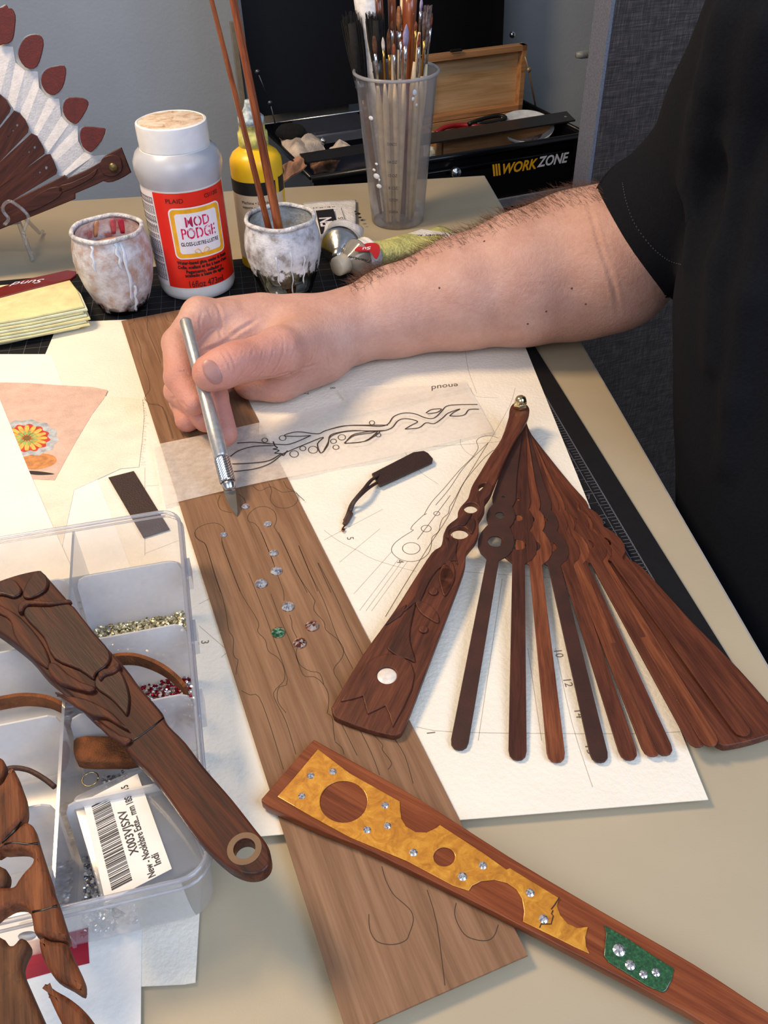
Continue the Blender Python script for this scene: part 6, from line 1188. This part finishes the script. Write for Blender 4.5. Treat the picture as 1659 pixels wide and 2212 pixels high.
# thumb nail
p, n_ = hit(459, 803); p1, _n = hit(447, 785); p2, _n = hit(471, 823); ac_ = (p2-p1); ac_ -= n_*(ac_@n_); ac_ /= np.linalg.norm(ac_); al_ = np.cross(n_, ac_)
b = MB(); V = []; F = []; nr, ns = 6, 24
for i in range(nr+1):
    for k in range(ns): 
        q = i/nr; a = 2*math.pi*k/ns; su, sv = q*math.cos(a), q*math.sin(a); ex = abs(su)**1.; V.append(p+ac_*su*.88+al_*sv*.55+n_*(.07-.30*su*su*.6-.03*sv*sv-(.06 if i == nr else 0)))
F = [(i*ns+k, i*ns+(k+1) % ns, (i+1)*ns+(k+1) % ns, (i+1)*ns+k) for i in range(nr) for k in range(ns)]; b.add(V, F); b.build('thumbnail', plain('nail', (166, 120, 112), .4, var=.05), BODY, label='thumbnail')
# arm hair and moles
hm = MB(); me_v = np.array([v.co[:] for v in BODY.data.vertices])*100+ORG[PER.name]; me_n = np.array([v.normal[:] for v in BODY.data.vertices])
ax0 = SEG[0][0]; ax1 = SEG[-1][2]; dd = (ax1-ax0)/np.linalg.norm(ax1-ax0)
cand = [i for i in range(len(me_v)) if -2 < me_v[i][0] < 17.5 and me_n[i][2]*.75+me_n[i][1]*.9 > .45 and me_v[i][2] > 3]
for i in rng.choice(cand, 4200, replace=True):
    u = (me_v[i][0]+2)/23; 
    if rng.uniform() > .35+.9*math.sin(math.pi*min(1, u)): continue
    p = me_v[i]+rng.normal(0, .1, 3)*.5; nn_ = me_n[i]; l = rng.uniform(.6, 1.5); h = -dd*.35*rng.uniform(.1, 1.6)+nn_*.28+np.cross(nn_, dd)*rng.uniform(.2, .95)*(1 if rng.uniform() < .75 else -1); h /= np.linalg.norm(h)
    q1 = p+h*l*.5+nn_*.04; q2 = p+h*l+rng.normal(0, .1, 3)+nn_*-.02
    hm.tube([p, q1, q2], [.010, .008, .003], 3, caps=False)
hm.build('arm_hair', plain('hair_brown', (92, 62, 48), .6), BODY, kind='stuff')
for x, y in ((1046, 521), (1235, 623), (1265, 657), (1180, 673), (1140, 700), (949, 622), (960, 502)):
    p, n_ = hit(x, y)
    if p is not None: b = MB(); b.lathe([(.09, -.01), (.06, .03), (0, .035)], p, 8, n_); b.build('mole', plain('mole_brown', (112, 66, 52), .6), BODY)
# ---- T-shirt
hemC = aty(1400, 505, 65.5); hemd = (UA[2]-UA[1])/np.linalg.norm(UA[2]-UA[1]); hax = hemd.copy(); tc_ = np.array([0, 0, CAMH])-hemC; tc_ /= np.linalg.norm(tc_); hemP = hemC+hax*1.6; hemd = hax*.86+tc_*.5; hemd /= np.linalg.norm(hemd)
rr_ = np.array([.88, -.47, 0.]); RT = 13.
TP = [aty(1720, -260, 57), aty(1620, 200, 58), aty(1487, 560, 58), aty(1486, 800, 55), aty(1494, 1000, 51.5), aty(1506, 1165, 48)]
TC_ = [p+rr_*RT for p in TP]
RIDGE = []
def shirt_f(X, Y, Z):
    d = cone(X, Y, Z, UA[1]-hax*7.5, 6.3, UA[2], 5.35); d = smin(d, cone(X, Y, Z, UA[2], 5.35, UA[3], 5.8), 1.2); d = smin(d, cone(X, Y, Z, UA[3], 6.1, UA[4], 6.8), 1.2)
    pl = (hemP[0]-X)*hemd[0]+(hemP[1]-Y)*hemd[1]+(hemP[2]-Z)*hemd[2]
    inner = cone(X, Y, Z, UA[1]-hax*7.5, 5.0, UA[2], 4.2); d = np.maximum(d, pl); d = np.maximum(d, -np.maximum(inner, pl-2.5))
    t = None
    for i in range(len(TC_)-1):
        e = cone(X, Y, Z, TC_[i], RT if i else 10, TC_[i+1], RT); t = e if t is None else smin(t, e, 2.)
    sh = TC_[0]+np.array([10, -8, 0]); t = smin(t, cone(X, Y, Z, TC_[1]+np.array([12, -12, 0]), 13, TC_[4]+np.array([14, -8, 0]), 14), 4)
    t = np.maximum(t, -26-Z)
    d = smin(d, t, 1.1)
    # drape folds
    fold = .28*np.sin((X*.5-Y*.25)+Z*.10+.8*np.sin(Z*.09))*np.clip((X-24)/8, 0, 1)
    d = d+fold+.06*np.sin(Z*.35+X*.3+Y*.4)
    for (a, b_, r) in RIDGE: d = smin(d, cone(X, Y, Z, a, r, b_, r), 1.6)
    return d
rg_ = []
for ln in ([(1650, 60), (1608, 300), (1560, 560), (1540, 780)], [(1512, 250), (1500, 400), (1496, 560)], [(1659, 420), (1622, 640), (1590, 860), (1570, 1000)], [(1560, 40), (1535, 180), (1522, 300)]):
    Q = [hit(*q, f=shirt_f)[0] for q in ln]; Q = [q for q in Q if q is not None]
    for q0_, q1_ in zip(Q[:-1], Q[1:]): rg_.append((q0_, q1_, .42))
RIDGE += rg_
V, F = surfnet(shirt_f, (12, 22, -28), (66, 84, 42), .42)
pl_ = (V-hemP)@hemd; mk = (pl_ < .36) & (pl_ > -.6) & (np.linalg.norm(V-hemP, axis=1) < 9); V[mk] -= pl_[mk][:, None]*hemd
def cotton():
    m, t, b_ = nt('black_cotton'); v = coords(t); f = noise(t, v, 5, 5, .7); t.links.new(ramp(t, f, [(.3, (9, 12, 19)), (.7, (16, 20, 28))]), b_.inputs['Base Color']); b_.inputs['Roughness'].default_value = .95; b_.inputs['Specular IOR Level'].default_value = .2; bump(t, b_, f, .3, .01); return m
SHIRT = mesh('t_shirt', V, F, cotton(), PER, label='plain black T-shirt with short sleeve')
M_ = MB()
Q = [hit(*q, f=shirt_f)[0] for q in catmull([(1345, 395), (1352, 432), (1370, 481), (1405, 530), (1440, 560), (1472, 572)], 14, False)]
for q0_, q1_ in zip(Q[0:-1:2], Q[1::2]):
    if q0_ is not None and q1_ is not None and np.linalg.norm(q0_-q1_) < 1.5: M_.tube([q0_, q1_], .045, 5)
if M_.V: M_.build('stitching', plain('thread_grey', (52, 56, 66), .8), SHIRT, kind='stuff')
# hem of the sleeve
hu = np.cross(hemd, [0, 0, 1.]); hu /= np.linalg.norm(hu); hv = np.cross(hemd, hu); b = MB()
for off in (.05,):
    P = []
    for k in range(49):
        a = 2*math.pi*k/48; dv = hu*math.cos(a)+hv*math.sin(a); c = hemP+hemd*(off+.25); r = 9.
        for _ in range(30):
            e = float(shirt_f(*[np.array([[[x]]]) for x in c+dv*r])[0, 0, 0]); r -= max(e*.7, .01)
            if e < .02: break
        P.append(c+dv*(min(r, 6.6)-.08)-hemd*.12)
    b.tube(P, .16, 6, caps=False)
b.build('sleeve_hem', cotton(), SHIRT)
def trou_f(X, Y, Z):
    c0 = TC_[-1]+np.array([1.5, -1, 0]); c0[2] = -24
    d = cone(X, Y, Z, c0, 11.5, c0+np.array([2, -2, -8]), 11.5); d = smin(d, cone(X, Y, Z, c0+np.array([12, -6, 0]), 12, c0+np.array([12, -8, -8]), 12), 3)
    for q in (np.array([0, 0, 0]), np.array([15, -9, 0])): d = smin(d, cone(X, Y, Z, c0+q+np.array([0, 0, -8]), 9, np.array([c0[0]+q[0], c0[1]+q[1], -68]), 6.2), 1.5)
    return d+.15*np.sin(Z*.5+X*.3)
c0 = TC_[-1]; V, F = surfnet(trou_f, (c0[0]-16, c0[1]-34, -76), (c0[0]+34, c0[1]+16, -14), 1.1); mesh('trousers', V, F, plain('trousers_black', (24, 25, 30), .9, var=.1, bmp=.3, bs=3), PER)
for q in ((0, 0), (15, -9)):
    f = lambda X, Y, Z: np.maximum(smin(cone(X, Y, Z, (c0[0]+1.5+q[0], c0[1]-1+q[1], -70.5), 4.8, (c0[0]-12+q[0], c0[1]-1+q[1]+4, -71.5), 3.9), cone(X, Y, Z, (c0[0]+1.5+q[0], c0[1]-1+q[1], -68), 4.9, (c0[0]+1.5+q[0], c0[1]-1+q[1], -71), 4.9), 1.), -75-Z)
    V, F = surfnet(f, (c0[0]-20+q[0], c0[1]-8+q[1], -76), (c0[0]+9+q[0], c0[1]+11+q[1], -62), .8); mesh('shoe', V, F, plain('shoe_black', (30, 30, 32), .5), PER)
# ================= craft knife
KN = thing('craft_knife', 'silver aluminium craft knife held in the hand, blade tip on the veneer', 'knife', KT)
m_al = plain('aluminium', (186, 186, 186), .34, .7, var=.06, vs_=3, bmp=.04, bs=12)
b = MB(); b.tube([KT+kd*s for s in (4.3, 4.5, 6.5, 9.0, 9.2, 9.4, 12.0, np.linalg.norm(KE-KT)-.1, np.linalg.norm(KE-KT))], [.44, .50, .50, .45, .41, .45, .42, .42, .36], 24); b.build('handle', m_al, KN)
M_ = MB(); nk = 28; V = []; rows = 20
for j in range(rows+1):
    for k in range(nk):
        a = 2*math.pi*k/nk; r = .50+(.035 if (j+k) % 2 else -.01)-(.03 if j in (0, rows) else 0); s = 2.5+1.8*j/rows; e1 = np.cross(kd, [1., 0, 0]); e1 /= np.linalg.norm(e1); e2 = np.cross(kd, e1); V.append(KT+kd*s+r*(e1*math.cos(a)+e2*math.sin(a)))
M_.add(V, [(j*nk+k, j*nk+(k+1) % nk, (j+1)*nk+(k+1) % nk, (j+1)*nk+k) for j in range(rows) for k in range(nk)]); M_.build('knurled_collar', m_steel, KN, smooth=False)
b = MB(); b.tube([KT+kd*s for s in (1.85, 2.0, 2.3, 2.5)], [.3, .38, .46, .47], 24); b.build('collet', m_steel, KN)
vw = KT-np.array([0, 0, CAMH]); vw /= np.linalg.norm(vw); wv = np.cross(kd, vw); wv /= np.linalg.norm(wv); 
if wv[0] < 0: wv = -wv
tv = np.cross(kd, wv); ol = [(0, .0), (.55, -.22), (1.5, -.40), (2.0, -.42), (2.3, -.3), (2.3, .3), (1.75, .34), (.3, .12)]
V = []; 
for sgn in (-1, 1): V += [KT+kd*s+wv*(w__)+tv*sgn*.03 for s, w__ in ol]
k = len(ol); b = MB(); b.add(V, [tuple(range(k))[::-1], tuple(range(k, 2*k))]+[(i, (i+1) % k, k+(i+1) % k, k+i) for i in range(k)]); b.build('blade', plain('blade_steel', (140, 132, 120), .3, .9), KN, smooth=False)
